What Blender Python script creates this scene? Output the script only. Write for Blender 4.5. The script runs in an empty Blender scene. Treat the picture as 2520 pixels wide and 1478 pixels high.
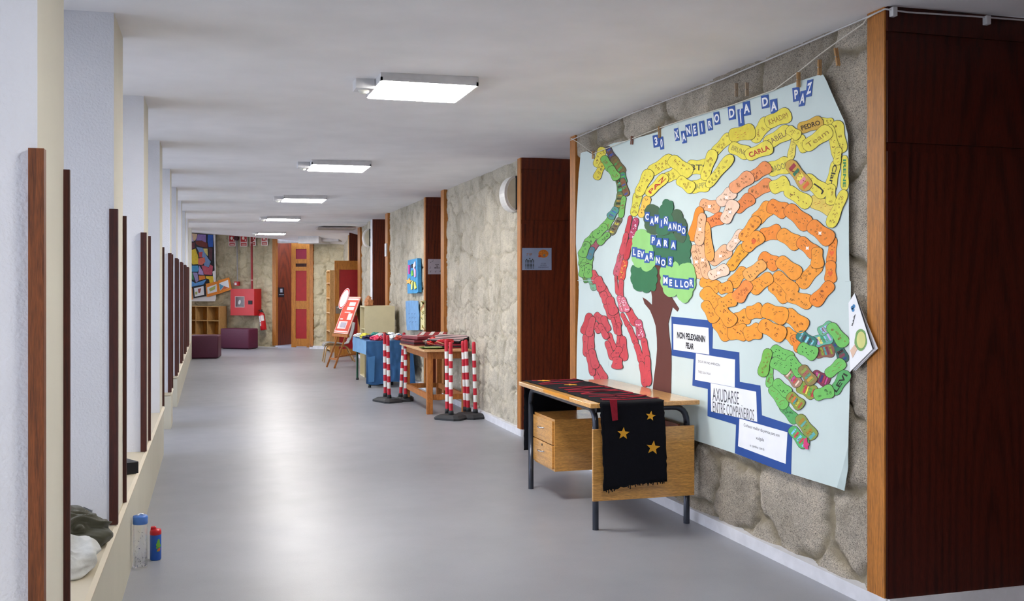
import bpy, bmesh, math, random
import numpy as np
from mathutils import Vector, Matrix, noise as mnoise, geometry
scn = bpy.context.scene
# ------------------------------------------------------------------ camera, light, exposure
F = 2500.0; CX = 1260.0; HY = 703.0; EYE = 1.45
YAW = math.atan(739 / F); S, C = math.sin(YAW), math.cos(YAW)
cam = bpy.data.cameras.new('camera'); cam.sensor_width = 36; cam.lens = F / 2520 * 36
cam.shift_y = -36 / 2520; cam.clip_end = 200; cam.clip_start = .05
co = bpy.data.objects.new('camera', cam); scn.collection.objects.link(co)
co.location = (0, 0, EYE); co.rotation_euler = (math.pi / 2, 0, -YAW); scn.camera = co
scn.view_settings.view_transform = 'Standard'; scn.view_settings.look = 'None'
scn.view_settings.gamma = 1; scn.view_settings.use_curve_mapping = False
scn.view_settings.exposure = 0.95
LAMP = 31.0          # ceiling panel emission
SKY = 3.2            # daylight outside the windows
w = bpy.data.worlds.new('sky'); scn.world = w; w.use_nodes = True
nt = w.node_tree; nt.nodes.clear()
wo = nt.nodes.new('ShaderNodeOutputWorld'); wb = nt.nodes.new('ShaderNodeBackground')
tc = nt.nodes.new('ShaderNodeTexCoord'); sx = nt.nodes.new('ShaderNodeSeparateXYZ'); cr = nt.nodes.new('ShaderNodeValToRGB')
cr.color_ramp.elements[0].position = 0.0; cr.color_ramp.elements[0].color = (.84, .88, 1, 1)
cr.color_ramp.elements[1].position = .7; cr.color_ramp.elements[1].color = (.66, .76, 1, 1)
nt.links.new(tc.outputs['Generated'], sx.inputs[0]); nt.links.new(sx.outputs[2], cr.inputs[0])
nt.links.new(cr.outputs[0], wb.inputs[0]); wb.inputs[1].default_value = SKY
nt.links.new(wb.outputs[0], wo.inputs[0])

# ------------------------------------------------------------------ measuring: lines of sight met with real surfaces
def ray(px, py):
    u = (px - CX) / F; v = (HY - py) / F
    return (S + u * C, C - u * S, v)
def hit(px, py, t):
    a = ray(px, py); return Vector((a[0] * t, a[1] * t, EYE + a[2] * t))
def on_z(px, py, Z=0.0): return hit(px, py, (Z - EYE) / ray(px, py)[2])
def on_x(px, py, X): return hit(px, py, X / ray(px, py)[0])
def on_y(px, py, Y): return hit(px, py, Y / ray(px, py)[1])

# ------------------------------------------------------------------ materials
def lin(h):
    h = h.lstrip('#'); r = []
    for i in (0, 2, 4):
        c = int(h[i:i + 2], 16) / 255
        r.append(c / 12.92 if c <= .04045 else ((c + .055) / 1.055) ** 2.4)
    return (r[0], r[1], r[2], 1)
def mat_base(name):
    m = bpy.data.materials.new(name); m.use_nodes = True
    n = m.node_tree; b = n.nodes['Principled BSDF']; return m, n, b
def coords(n, scale=(1, 1, 1), kind='Object'):
    t = n.nodes.new('ShaderNodeTexCoord'); mp = n.nodes.new('ShaderNodeMapping')
    mp.inputs['Scale'].default_value = scale
    n.links.new(t.outputs[kind], mp.inputs[0]); return mp.outputs[0]
def noise(n, vec, scale=5, detail=3, rough=.5, dist=0):
    t = n.nodes.new('ShaderNodeTexNoise'); t.inputs['Scale'].default_value = scale
    t.inputs['Detail'].default_value = detail; t.inputs['Roughness'].default_value = rough
    t.inputs['Distortion'].default_value = dist
    n.links.new(vec, t.inputs['Vector']); return t.outputs['Fac']
def ramp(n, fac, stops):
    r = n.nodes.new('ShaderNodeValToRGB'); e = r.color_ramp.elements
    while len(e) < len(stops): e.new(.5)
    for k, (p, c) in enumerate(stops): e[k].position = p; e[k].color = c
    n.links.new(fac, r.inputs[0]); return r.outputs[0]
def mix(n, a, b, fac, mode='MIX'):
    m = n.nodes.new('ShaderNodeMix'); m.data_type = 'RGBA'; m.blend_type = mode
    for s, v in ((m.inputs[0], fac), (m.inputs[6], a), (m.inputs[7], b)):
        if hasattr(v, 'is_linked'): n.links.new(v, s)
        else: s.default_value = v
    return m.outputs[2]
def bump(n, b, h, strength=.3, dist=.01):
    k = n.nodes.new('ShaderNodeBump'); k.inputs['Strength'].default_value = strength
    k.inputs['Distance'].default_value = dist
    n.links.new(h, k.inputs['Height']); n.links.new(k.outputs[0], b.inputs['Normal'])
def dark(c, k): return (c[0] * k, c[1] * k, c[2] * k, 1)
CACHE = {}
def P(hexc, rough=.6, metal=0.0, var=.12, scale=9, bmp=0, spec=.5, sheen=0):
    key = (hexc, rough, metal, var, scale, bmp, spec, sheen)
    if key in CACHE: return CACHE[key]
    m, n, b = mat_base('paint_' + hexc.strip('#')); c = lin(hexc)
    v = coords(n); f = noise(n, v, scale, 4)
    n.links.new(ramp(n, f, [(.3, dark(c, 1 - var)), (.7, dark(c, 1 + var * .6))]), b.inputs['Base Color'])
    b.inputs['Roughness'].default_value = rough; b.inputs['Metallic'].default_value = metal
    b.inputs['Specular IOR Level'].default_value = spec
    if sheen: b.inputs['Sheen Weight'].default_value = sheen
    if bmp: bump(n, b, noise(n, v, scale * 12, 4), bmp, .003)
    CACHE[key] = m; return m
def wood(name, c1, c2, scale=(14, 14, 1.2), rough=.4, figure=4.0, coat=0.0, spec=.5, figured=False):
    m, n, b = mat_base(name); v = coords(n, scale)
    f = noise(n, v, figure, 6, .62, 1.2); g = noise(n, coords(n, tuple(s * 6 for s in scale)), 6, 2)
    if figured:
        wv = n.nodes.new('ShaderNodeTexWave'); wv.wave_type = 'RINGS'; wv.rings_direction = 'Y'
        wv.inputs['Scale'].default_value = 1.1; wv.inputs['Distortion'].default_value = 5; wv.inputs['Detail'].default_value = 3
        n.links.new(coords(n, (7, 1, .75)), wv.inputs['Vector']); mx_ = n.nodes.new('ShaderNodeMix'); mx_.inputs[0].default_value = .2
        n.links.new(f, mx_.inputs[2]); n.links.new(wv.outputs['Fac'], mx_.inputs[3]); f = mx_.outputs[0]
    base = ramp(n, f, [(.28, lin(c1)), (.5, lin(c2)), (.72, dark(lin(c2), 1.25))])
    lines = ramp(n, g, [(.35, (.72, .72, .72, 1)), (.6, (1.08, 1.08, 1.08, 1))])
    n.links.new(mix(n, base, lines, 1.0, 'MULTIPLY'), b.inputs['Base Color'])
    b.inputs['Roughness'].default_value = rough; b.inputs['Coat Weight'].default_value = coat
    b.inputs['Specular IOR Level'].default_value = spec
    b.inputs['Coat Roughness'].default_value = .12
    bump(n, b, g, .12, .002); return m
def glow(name, strength, color=(1, .97, .92, 1)):
    m, n, b = mat_base(name); b.inputs['Base Color'].default_value = (.9, .9, .9, 1)
    b.inputs['Emission Color'].default_value = color; b.inputs['Emission Strength'].default_value = strength; return m
def plaster(name, hexc, bs=.5, sc=90, rough=.85):
    m, n, b = mat_base(name); c = lin(hexc); v = coords(n)
    n.links.new(ramp(n, noise(n, v, 2.5, 5), [(.3, dark(c, .95)), (.7, dark(c, 1.03))]), b.inputs['Base Color'])
    b.inputs['Roughness'].default_value = rough
    bump(n, b, noise(n, v, sc, 2, .5, 0), bs, .004); return m
def stone_mat(name, ca, cb, mortar, speck=1.0, sc=1.0):
    m, n, b = mat_base(name); v = coords(n)
    at = n.nodes.new('ShaderNodeAttribute'); at.attribute_name = 'stone'
    sp = n.nodes.new('ShaderNodeSeparateColor'); n.links.new(at.outputs['Color'], sp.inputs[0])
    body = mix(n, lin(ca), lin(cb), sp.outputs[1])
    blot = ramp(n, noise(n, v, 3.5 * sc, 6, .65), [(.3, (.68, .66, .62, 1)), (.5, (1, 1, 1, 1)), (.72, (1.22, 1.2, 1.16, 1))])
    body = mix(n, body, blot, 1.0, 'MULTIPLY')
    vo = n.nodes.new('ShaderNodeTexVoronoi'); vo.inputs['Scale'].default_value = 360 * sc
    n.links.new(v, vo.inputs['Vector'])
    g = n.nodes.new('ShaderNodeRGBToBW'); n.links.new(vo.outputs['Color'], g.inputs[0])
    k = speck
    grains = ramp(n, g.outputs[0], [(.22, (1 - .62 * k, 1 - .62 * k, 1 - .6 * k, 1)), (.42, (1, 1, 1, 1)), (.8, (1 + .3 * k, 1 + .28 * k, 1 + .26 * k, 1))])
    body = mix(n, body, grains, 1.0, 'MULTIPLY')
    mo = mix(n, lin(mortar), ramp(n, noise(n, v, 14, 5), [(.3, (.8, .8, .78, 1)), (.7, (1.12, 1.1, 1.08, 1))]), 1.0, 'MULTIPLY')
    n.links.new(mix(n, mo, body, sp.outputs[0]), b.inputs['Base Color'])
    b.inputs['Roughness'].default_value = .9
    bump(n, b, noise(n, v, 45 * sc, 8, .7), .9, .012); return m
M = {}
M['plaster'] = plaster('white_rough_plaster', '#dcdde2', .55, 95)
M['lamp_tinted_side'] = plaster('lamp_tinted_smooth_paint', '#dad6c8', .1, 60)  # white paint with the warm lamp tint put into its colour
M['ceiling'] = plaster('white_ceiling_paint', '#efeef0', .12, 120)
M['ledge'] = plaster('cream_ledge_paint', '#c2beae', .12, 40, .6)
M['ledgetop'] = plaster('beige_stone_ledge_top', '#c6bba4', .1, 30, .5)
M['base'] = P('#d8d9df', .5)
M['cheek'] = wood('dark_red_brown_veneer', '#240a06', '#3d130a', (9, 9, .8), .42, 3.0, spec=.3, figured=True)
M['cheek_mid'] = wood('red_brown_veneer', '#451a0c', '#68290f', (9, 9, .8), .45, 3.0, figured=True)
M['trim'] = wood('honey_pine_trim', '#84501c', '#ae6f2c', (16, 16, .9), .5, 4.0)
M['trimdark'] = wood('dark_brown_trim', '#2b0f0b', '#46190f', (16, 16, .9), .55, 4.0)
M['trimorange'] = wood('orange_brown_trim', '#47230f', '#7a431f', (16, 16, .9), .55, 4.0)
M['beech'] = wood('lacquered_beech', '#b98340', '#d49c52', (1.2, 1.2, 14), .35, 4.0, .6)
M['beechtop'] = wood('lacquered_beech_top', '#c08a45', '#dba660', (14, 1.2, 14), .28, 4.0, .8)
M['pine'] = wood('pine_wood', '#83491a', '#ad6a2c', (14, 14, 1.2), .55, 4.0)
M['pinetop'] = wood('pine_board', '#b08150', '#cb9f70', (2, 14, 14), .6, 4.0)
M['doorwood'] = wood('orange_door_wood', '#8c5016', '#b97828', (14, 14, 1.2), .45, 4.0)
M['lightwood'] = wood('light_wood', '#b8874a', '#cfa468', (14, 14, 1.2), .5, 4.0)
M['steel'] = P('#3b3f4a', .3, .55, .1, 20)
M['chrome'] = P('#c9c9cc', .2, 1.0, .05)
M['rubber'] = P('#26282c', .7, 0, .2, 20, .3)
M['stone1'] = stone_mat('grey_granite_rubble', '#b9b0a2', '#9a9184', '#8e8470', 1.0)
M['stone2'] = stone_mat('pale_rubble_stone', '#c3bcac', '#b3ac9c', '#b4ac9a', .45, .8)
M['stone3'] = stone_mat('yellow_grey_rubble_stone', '#c6bda2', '#b8ae92', '#b4aa8e', .4, .8)
M['lamp'] = glow('lit_diffuser', LAMP)
M['lampwhite'] = P('#d9d9dc', .4)

# floor
m, n, b = mat_base('grey_vinyl_floor'); v = coords(n)
c0 = lin('#8d8f96')
fl = ramp(n, noise(n, v, 2.2, 5), [(.3, dark(c0, .93)), (.7, dark(c0, 1.04))])
fl = mix(n, fl, ramp(n, noise(n, v, 260, 2), [(.3, (.93, .93, .93, 1)), (.7, (1.05, 1.05, 1.05, 1))]), 1.0, 'MULTIPLY')
sc = ramp(n, noise(n, coords(n, (9, 22, 1)), 3, 3, .6, 1), [(.74, (1, 1, 1, 1)), (.78, (1.18, 1.17, 1.15, 1))])
n.links.new(mix(n, fl, sc, 1.0, 'MULTIPLY'), b.inputs['Base Color'])
rg = n.nodes.new('ShaderNodeMapRange'); n.links.new(noise(n, v, 5, 4), rg.inputs[0])
rg.inputs[3].default_value = .31; rg.inputs[4].default_value = .42
n.links.new(rg.outputs[0], b.inputs['Roughness']); b.inputs['Specular IOR Level'].default_value = .55
bump(n, b, noise(n, v, 3, 2), .03, .02)
M['floor'] = m
# window glass that lets daylight through
m, n, b = mat_base('window_glass'); n.nodes.remove(b)
tr = n.nodes.new('ShaderNodeBsdfTransparent'); gl = n.nodes.new('ShaderNodeBsdfGlossy'); gl.inputs['Roughness'].default_value = .02
fr = n.nodes.new('ShaderNodeFresnel'); ms = n.nodes.new('ShaderNodeMixShader')
n.links.new(fr.outputs[0], ms.inputs[0]); n.links.new(tr.outputs[0], ms.inputs[1]); n.links.new(gl.outputs[0], ms.inputs[2])
n.links.new(ms.outputs[0], n.nodes['Material Output'].inputs[0]); M['glass'] = m

# ------------------------------------------------------------------ mesh building
def world_of(o):
    m = Matrix.Identity(4)
    while o: m = o.matrix_basis @ m; o = o.parent
    return m
def tag(o, label=None, cat=None, group=None, kind=None):
    for k, v in (('label', label), ('category', cat), ('group', group), ('kind', kind)):
        if v: o[k] = v
    return o
def thing(name, loc, label, cat, group=None, rz=0):
    o = bpy.data.objects.new(name, None); scn.collection.objects.link(o)
    o.location = loc; o.rotation_euler = (0, 0, rz); o.empty_display_size = .05
    return tag(o, label, cat, group)
class MB:
    def __init__(s): s.v = []; s.f = []; s.m = []; s.sm = []; s.X = None
    def add(s, vs, fs, mi=0, smooth=False):
        k = len(s.v)
        s.v += [tuple(s.X @ Vector(p)) for p in vs] if s.X else [tuple(p) for p in vs]
        for f in fs: s.f.append([k + i for i in f]); s.m.append(mi); s.sm.append(smooth)
        return s
    def box(s, x0, x1, y0, y1, z0, z1, mi=0, bev=0):
        if not bev:
            vs = [(x, y, z) for x in (x0, x1) for y in (y0, y1) for z in (z0, z1)]
            return s.add(vs, [(0, 1, 3, 2), (4, 6, 7, 5), (0, 4, 5, 1), (2, 3, 7, 6), (0, 2, 6, 4), (1, 5, 7, 3)], mi)
        bm = bmesh.new(); bmesh.ops.create_cube(bm, size=1)
        for q in bm.verts:
            q.co = Vector((x0 + (q.co.x + .5) * (x1 - x0), y0 + (q.co.y + .5) * (y1 - y0), z0 + (q.co.z + .5) * (z1 - z0)))
        bmesh.ops.bevel(bm, geom=list(bm.edges), offset=bev, segments=3, profile=.6, affect='EDGES')
        return s.bm(bm, mi, True)
    def bm(s, bm, mi=0, smooth=False):
        bm.verts.index_update()
        s.add([q.co[:] for q in bm.verts], [[q.index for q in f.verts] for f in bm.faces], mi, smooth)
        bm.free(); return s
    def prism(s, poly, a, b, mi=0):
        """poly: list of 3D points; extruded by vector b-a (a,b vectors added)"""
        k = len(poly); a = Vector(a); b = Vector(b)
        vs = [Vector(p) + a for p in poly] + [Vector(p) + b for p in poly]
        fs = [list(range(k)), list(range(2 * k - 1, k - 1, -1))] + [(i, (i + 1) % k, k + (i + 1) % k, k + i) for i in range(k)]
        tri = geometry.tessellate_polygon([[Vector(p) for p in poly]])
        fs = [tuple(t) for t in tri] + [tuple(k + i for i in t) for t in tri] + fs[2:]
        return s.add(vs, fs, mi)
    def tube(s, pts, r, mi=0, seg=10, closed=False):
        pts = [Vector(p) for p in pts]; vs = []; fs = []; k = len(pts)
        up = None
        for i, p in enumerate(pts):
            t = (pts[min(i + 1, k - 1)] - pts[max(i - 1, 0)]).normalized()
            if up is None: up = Vector((0, 0, 1)) if abs(t.z) < .9 else Vector((1, 0, 0))
            a = t.cross(up).normalized(); c = a.cross(t).normalized(); up = c
            rr = r[i] if isinstance(r, (list, tuple)) else r
            for j in range(seg):
                q = 2 * math.pi * j / seg
                vs.append(p + (a * math.cos(q) + c * math.sin(q)) * rr)
        for i in range(k - 1):
            for j in range(seg):
                fs.append((i * seg + j, i * seg + (j + 1) % seg, (i + 1) * seg + (j + 1) % seg, (i + 1) * seg + j))
        s.add(vs, fs, mi, True)
        s.add(vs[:seg], [list(range(seg))], mi); s.add(vs[-seg:], [list(range(seg))], mi); return s
    def lathe(s, prof, cx=0, cy=0, mi=0, seg=24, cz=0):
        vs = []; fs = []
        for r, z in prof:
            for j in range(seg):
                q = 2 * math.pi * j / seg; vs.append((cx + r * math.cos(q), cy + r * math.sin(q), cz + z))
        for i in range(len(prof) - 1):
            for j in range(seg):
                fs.append((i * seg + j, i * seg + (j + 1) % seg, (i + 1) * seg + (j + 1) % seg, (i + 1) * seg + j))
        return s.add(vs, fs, mi, True)
    def build(s, name, mats, parent=None, kind=None, origin=None):
        if not isinstance(mats, (list, tuple)): mats = [mats]
        me = bpy.data.meshes.new(name)
        if parent: Mi = world_of(parent).inverted()
        else:
            if origin is None:
                a = np.array(s.v); lo, hi = a.min(0), a.max(0); origin = ((lo[0] + hi[0]) / 2, (lo[1] + hi[1]) / 2, lo[2])
            Mi = Matrix.Translation(-Vector(origin))
        me.from_pydata([tuple(Mi @ Vector(p)) for p in s.v], [], s.f)
        for q in mats: me.materials.append(q)
        me.polygons.foreach_set('material_index', s.m); me.polygons.foreach_set('use_smooth', s.sm)
        me.update()
        bm = bmesh.new(); bm.from_mesh(me)
        if len(bm.faces) < 20000: bmesh.ops.recalc_face_normals(bm, faces=bm.faces)
        bm.to_mesh(me); bm.free()
        o = bpy.data.objects.new(name, me); scn.collection.objects.link(o)
        if parent: o.parent = parent
        else: o.location = origin
        if kind: o['kind'] = kind
        return o
def arc(p, q, c, n=6):
    """quarter bend from p to q around corner c (quadratic)"""
    p, q, c = Vector(p), Vector(q), Vector(c)
    return [(1 - t) ** 2 * p + 2 * t * (1 - t) * c + t * t * q for t in [i / n for i in range(n + 1)]]
def struct(name, mb, mats): return mb.build(name, mats, kind='structure')
def copy_tree(o, parent=None):
    c = o.copy(); scn.collection.objects.link(c); c.parent = parent
    for ch in list(o.children): copy_tree(ch, c)
    return c
FONT = {}
def glyphs(txt, bold=0.0):
    """flat letter mesh, unit height letters, returned as 2D verts and faces, centred horizontally"""
    key = (txt, bold)
    if key in FONT: return FONT[key]
    cu = bpy.data.curves.new('t', 'FONT'); cu.body = txt; cu.size = 1.4; cu.align_x = 'CENTER'; cu.resolution_u = 3
    cu.offset = bold; cu.fill_mode = 'FRONT'
    ob = bpy.data.objects.new('t', cu); scn.collection.objects.link(ob)
    dg = bpy.context.evaluated_depsgraph_get(); ev = ob.evaluated_get(dg); me = ev.to_mesh()
    r = ([(q.co.x, q.co.y) for q in me.vertices], [list(p.vertices) for p in me.polygons])
    ev.to_mesh_clear(); bpy.data.objects.remove(ob); bpy.data.curves.remove(cu)
    FONT[key] = r; return r

# ------------------------------------------------------------------ rubble walls
def vnoise(x, y, seed):
    xi = np.floor(x).astype(int); yi = np.floor(y).astype(int); fx = x - xi; fy = y - yi
    fx = fx * fx * (3 - 2 * fx); fy = fy * fy * (3 - 2 * fy)
    def h(a, b):
        t = (a * 374761393 + b * 668265263 + seed * 974634777) & 0xffffffff
        t = ((t ^ (t >> 13)) * 1274126177) & 0xffffffff
        return ((t ^ (t >> 16)) & 0xffff) / 65535.0
    return (h(xi, yi) * (1 - fx) + h(xi + 1, yi) * fx) * (1 - fy) + (h(xi, yi + 1) * (1 - fx) + h(xi + 1, yi + 1) * fx) * fy
def fbm(x, y, seed, o=4):
    t = 0; a = .5
    for i in range(o): t = t + a * vnoise(x * 2 ** i, y * 2 ** i, seed + i * 7); a *= .5
    return t
def rubble(name, P0, ud, nrm, L, z0, z1, mat, seed, cell=.36, relief=.028, step=.02, joint=.05, rough=.012, crack=.022):
    rs = np.random.RandomState(seed); nu = int(L / step) + 2; nz = int((z1 - z0) / step) + 2
    u = np.linspace(0, L, nu); z = np.linspace(z0, z1, nz); U, Z = np.meshgrid(u, z, indexing='ij')
    seeds = []; row = 0; zz = z0 - .2
    while zz < z1 + .4:
        h = cell * rs.uniform(.55, 1.05); uu = -.5 + rs.uniform(0, .4)
        while uu < L + .6:
            wd = cell * rs.uniform(.7, 1.9); seeds.append((uu + wd / 2, zz + h / 2 + rs.uniform(-.04, .04), rs.uniform(.75, 1.0))); uu += wd
        zz += h
    sd = np.array(seeds)
    Uw = U + .17 * (fbm(U * 3.3, Z * 3.3, seed, 5) - .47) * 2; Zw = Z + .15 * (fbm(U * 3.3 + 40, Z * 3.3 + 9, seed + 3, 5) - .47) * 2
    d1 = np.full(U.shape, 9.0); d2 = d1.copy(); idx = np.zeros(U.shape, int)
    for i, (a, c, k) in enumerate(sd):
        d = np.maximum(np.abs(Uw - a) * .72, np.abs(Zw - c)) * .6 + np.hypot((Uw - a) * .72, Zw - c) * .4
        d = d / k
        l = d < d1; d2 = np.where(l, d1, np.minimum(d2, d)); idx = np.where(l, i, idx); d1 = np.where(l, d, d1)
    e = d2 - d1 + (fbm(U * 14, Z * 14, seed + 5, 3) - .45) * .03
    t = np.clip(e / joint, 0, 1); mask = t * t * (3 - 2 * t)
    dome = np.clip(e / .16, 0, 1) ** .6
    tint = rs.rand(len(sd))[idx]; lift = rs.rand(len(sd))[idx]
    hgt = mask * relief * (.35 + .3 * dome + .35 * lift) + rough * (fbm(U * 13, Z * 13, seed + 11, 5) - .5) * (.5 + .9 * mask) \
        + .014 * (fbm(U * 5, Z * 5, seed + 2, 3) - .5) - crack * np.clip(1 - e / .018, 0, 1) * np.clip((fbm(U * 2.2, Z * 2.2, seed + 8, 2) - .34) * 9, 0, 1) \
        - rough * .9 * np.clip(1 - np.abs(fbm(U * 6 + 9, Z * 6, seed + 21, 4) - .5) * 16, 0, 1)
    P0 = Vector(P0); ud = Vector(ud).normalized(); nrm = Vector(nrm).normalized()
    X = P0.x + ud.x * U + nrm.x * hgt; Y = P0.y + ud.y * U + nrm.y * hgt
    co_ = np.stack([X, Y, Z], -1).reshape(-1, 3)
    ii = np.arange(nu * nz).reshape(nu, nz)
    q = np.stack([ii[:-1, :-1], ii[1:, :-1], ii[1:, 1:], ii[:-1, 1:]], -1).reshape(-1, 4)
    me = bpy.data.meshes.new(name); org = Vector((P0.x, P0.y, z0))
    me.vertices.add(len(co_)); me.vertices.foreach_set('co', (co_ - np.array(org)).ravel())
    me.loops.add(q.size); me.loops.foreach_set('vertex_index', q.ravel())
    me.polygons.add(len(q)); me.polygons.foreach_set('loop_start', np.arange(0, q.size, 4)); me.polygons.foreach_set('loop_total', np.full(len(q), 4))
    me.update(calc_edges=True); me.polygons.foreach_set('use_smooth', np.ones(len(q), bool))
    ca = me.color_attributes.new('stone', 'FLOAT_COLOR', 'POINT')
    cc = np.ones((len(co_), 4)); cc[:, 0] = mask.ravel(); cc[:, 1] = tint.ravel(); ca.data.foreach_set('color', cc.ravel())
    me.materials.append(mat); o = bpy.data.objects.new(name, me); scn.collection.objects.link(o); o.location = org
    o['kind'] = 'structure'; return o
def wall_box(name, mats, *b):
    q = MB(); q.box(*b); return struct(name, q, mats)

# ================================================================== THE SETTING
XW = 2.862            # front plane of the skirting on the stone side
XS = 2.902            # stone base plane
def ceil_z(x): return 2.636 + (x + .4) * .0145
q = MB(); q.box(-1.6, 4.4, -4.2, 28.5, -.12, 0); struct('floor', q, M['floor'])
q = MB()
def ceil_slab(mb, y0, y1, dz=0.0, x0=-1.6, x1=4.4, t=.12):
    vs = [(x, y, ceil_z(x) + dz + k) for x in (x0, x1) for y in (y0, y1) for k in (0, t)]
    mb.add(vs, [(0, 1, 3, 2), (4, 6, 7, 5), (0, 4, 5, 1), (2, 3, 7, 6), (0, 2, 6, 4), (1, 5, 7, 3)])
ceil_slab(q, -4.2, 19.6); struct('ceiling', q, M['ceiling'])
# end wall line in camera-aligned measures
def endc(px):
    return 21.78 / (1 - (-(px - CX) / F) * .364)
def endp(px, py, off=0.0):
    c = endc(px); p = hit(px, py, c)
    # off = distance in front of the wall along its normal
    return p + END_N * off
r_dir = Vector((C, -S, 0)); f_dir = Vector((S, C, 0))
END_U = (r_dir * .94 - f_dir * .342).normalized()
END_N = Vector((END_U.y, -END_U.x, 0)); END_N = END_N if END_N.y < 0 else -END_N
# lower far ceiling, falling to the right over the end of the corridor
q = MB()
A0 = (-1.6, 19.6, 2.60); A1 = (4.4, 19.6, 2.66); B1p = endp(860, 603); B0p = endp(470, 572)
L0 = B0p - END_U * 1.0; R0 = B1p + END_U * 1.6; L0.z = 2.74
top = .35
vs = [A0, A1, tuple(R0), tuple(B1p), tuple(endp(681, 588)), tuple(B0p), tuple(L0)]
q.prism(vs, (0, 0, 0), (0, 0, top)); struct('ceiling', q, M['ceiling'])

# --- right side: stone segments, trims, panelled recesses
segs = [(3.963, 7.82, M['stone1'], 11, .46, .038, .014), (9.466, 12.72, M['stone2'], 23, .36, .02, .016),
        (14.02, 17.07, M['stone2'], 31, .34, .02, .02), (19.0, 20.4, M['stone2'], 47, .3, .02, .026)]
ends = [(3.841, 7.95), (9.358, 12.915), (13.907, 17.32), (18.788, 20.75)]
tn = 0
for k, ((a, b_, mt, sd, cell, rel, st), (e0, e1)) in enumerate(zip(segs, ends)):
    zt = ceil_z(XS)
    rubble('wall_right', (XS, a - .01, 0), (0, 1, 0), (-1, 0, 0), b_ - a + .02, .02, zt, mt, sd, cell, rel, st, .075 if k == 0 else .04, .012 if k == 0 else .02, .022 if k == 0 else .04)
    wall_box('wall_right', M['stone2'], XS + .03, XS + .30, e0 + .02, e1 - .02, 0, zt)
    for (y0, y1, mm) in ((e0, a, M['trim']), (b_, e1, M['trim'])):
        if k == 3 and y0 == e0: mm = M['base']
        tn += 1; wall_box('trim_%d' % tn, mm, 2.852, XS + .31, y0, y1, .068, zt)
    wall_box('baseboard_right', M['base'], XW - .012, XS + .3, e0 - .012, e1 + .012, 0, .068)
def panel(y, k, mt, x1=4.0):
    """dark veneer lining on the far cheek of a recess, facing down the corridor, with two grooves"""
    q = MB(); zt = ceil_z(3); z = .068
    for z0, z1, dy in ((.068, 2.045, 0), (2.045, 2.085, .009), (2.085, 2.535, 0), (2.535, 2.575, .009), (2.575, zt, 0)):
        q.box(2.86, x1, y + dy - .012, y + .03, z0, z1)
    struct('wall_recess', q, mt)
    wall_box('baseboard_recess', M['base'], XW, x1, y - .026, y + .02, 0, .068)
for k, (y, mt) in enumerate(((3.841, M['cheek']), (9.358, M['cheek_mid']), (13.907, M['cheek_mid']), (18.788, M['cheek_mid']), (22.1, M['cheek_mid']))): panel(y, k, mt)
for k, y in enumerate((7.95, 12.915, 17.32, 20.75)): wall_box('wall_recess', M['cheek_mid'], 3.2, 4.0, y - .03, y, 0, 2.68)
for k, (y0, y1) in enumerate(((-4.2, 3.84), (7.93, 9.36), (12.9, 13.91), (17.3, 18.8), (20.73, 22.1))):
    wall_box('wall_recess', M['cheek_mid'], 4.0, 4.1, y0, y1, 0, 2.69)
wall_box('wall_right', M['stone2'], 2.9, 3.3, -4.2, 1.9, 0, 2.68)
wall_box('wall_back', M['plaster'], -1.6, 4.4, -4.3, -4.2, 0, 2.7)
# --- left side: piers, ledge, windows
PY = [-3.36, -1.34, .68, 2.70, 4.72, 6.74, 8.77, 10.86, 12.84, 14.88, 16.9, 18.92]
XP = -.407; XO = -.39; WX = -1.25; LZ = .415
for k, y in enumerate(PY):
    q = MB(); z0 = LZ if not k == 7 else .37
    if y > 10: z0 = .37
    q.box(WX, XP, y, y + .46, z0 - .02, ceil_z(XP), 0)
    f = q.m; q.m[3] = 0
    # corridor side: smooth, its cream is warm lamp light put into the colour
    q.m[1] = 1
    struct('wall_left', q, [M['plaster'], M['lamp_tinted_side']])
    for j, (ya, yb, xa) in enumerate(((y - .018, y + .018, XP - .018), (y + .45, y + .468, XP - .004))):
        if k == 6 and j == 0: continue
        if k < 2: continue
        tn += 1; wood_m = M['trimorange'] if (k == 3 and j == 0) else M['trimdark']
        wall_box('trim_%d' % tn, wood_m, xa, XO, ya, yb, z0 + .002, 1.783)
def ledge(y0, y1, h):
    q = MB(); q.box(WX, XO - .006, y0, y1, 0, h - .03, 0)
    prof = [(WX, h), (WX, h - .03), (XO - .03, h - .035), (XO + .0, h - .03), (XO + .004, h - .012), (XO - .012, h)]
    q.prism([(x, y0, z) for x, z in prof], (0, 0, 0), (0, y1 - y0, 0), 1)
    return struct('trim_1', q, [M['ledge'], M['ledgetop']])
LEDGES = [(-4.2, 9.24, LZ), (10.84, 11.33, .37), (12.82, 21.1, .37)]
for i, l in enumerate(LEDGES):
    o = ledge(*l); tn += 1; o.name = 'trim_%d' % tn
bays = [(a + .46, b_) for a, b_ in zip(PY[:-1], PY[1:])] + [(19.38, 20.9)]
for k, (y0, y1) in enumerate(bays):
    lo = LZ if y0 < 9.2 or y0 > 12.9 else .04
    w_ = MB()
    for (a, b_, z0, z1) in ((y0 - .02, y1 + .02, lo - .02, lo + .05), (y0 - .02, y1 + .02, 2.50, 2.56), (y0 - .02, y0 + .05, lo, 2.56), (y1 - .05, y1 + .02, lo, 2.56), ((y0 + y1) / 2 - .03, (y0 + y1) / 2 + .03, lo, 2.56)):
        w_.box(WX - .03, WX + .03, a, b_, z0, z1)
    o = w_.build('window_%d' % (k + 1), M['base'], kind='structure')
    g = MB(); g.box(WX - .004, WX + .004, y0, y1, lo, 2.52); g.build('pane', M['glass'], o)
    wall_box('wall_left', M['plaster'], WX - .08, WX + .06, y0 - .02, y1 + .02, 2.56, ceil_z(WX))
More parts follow.
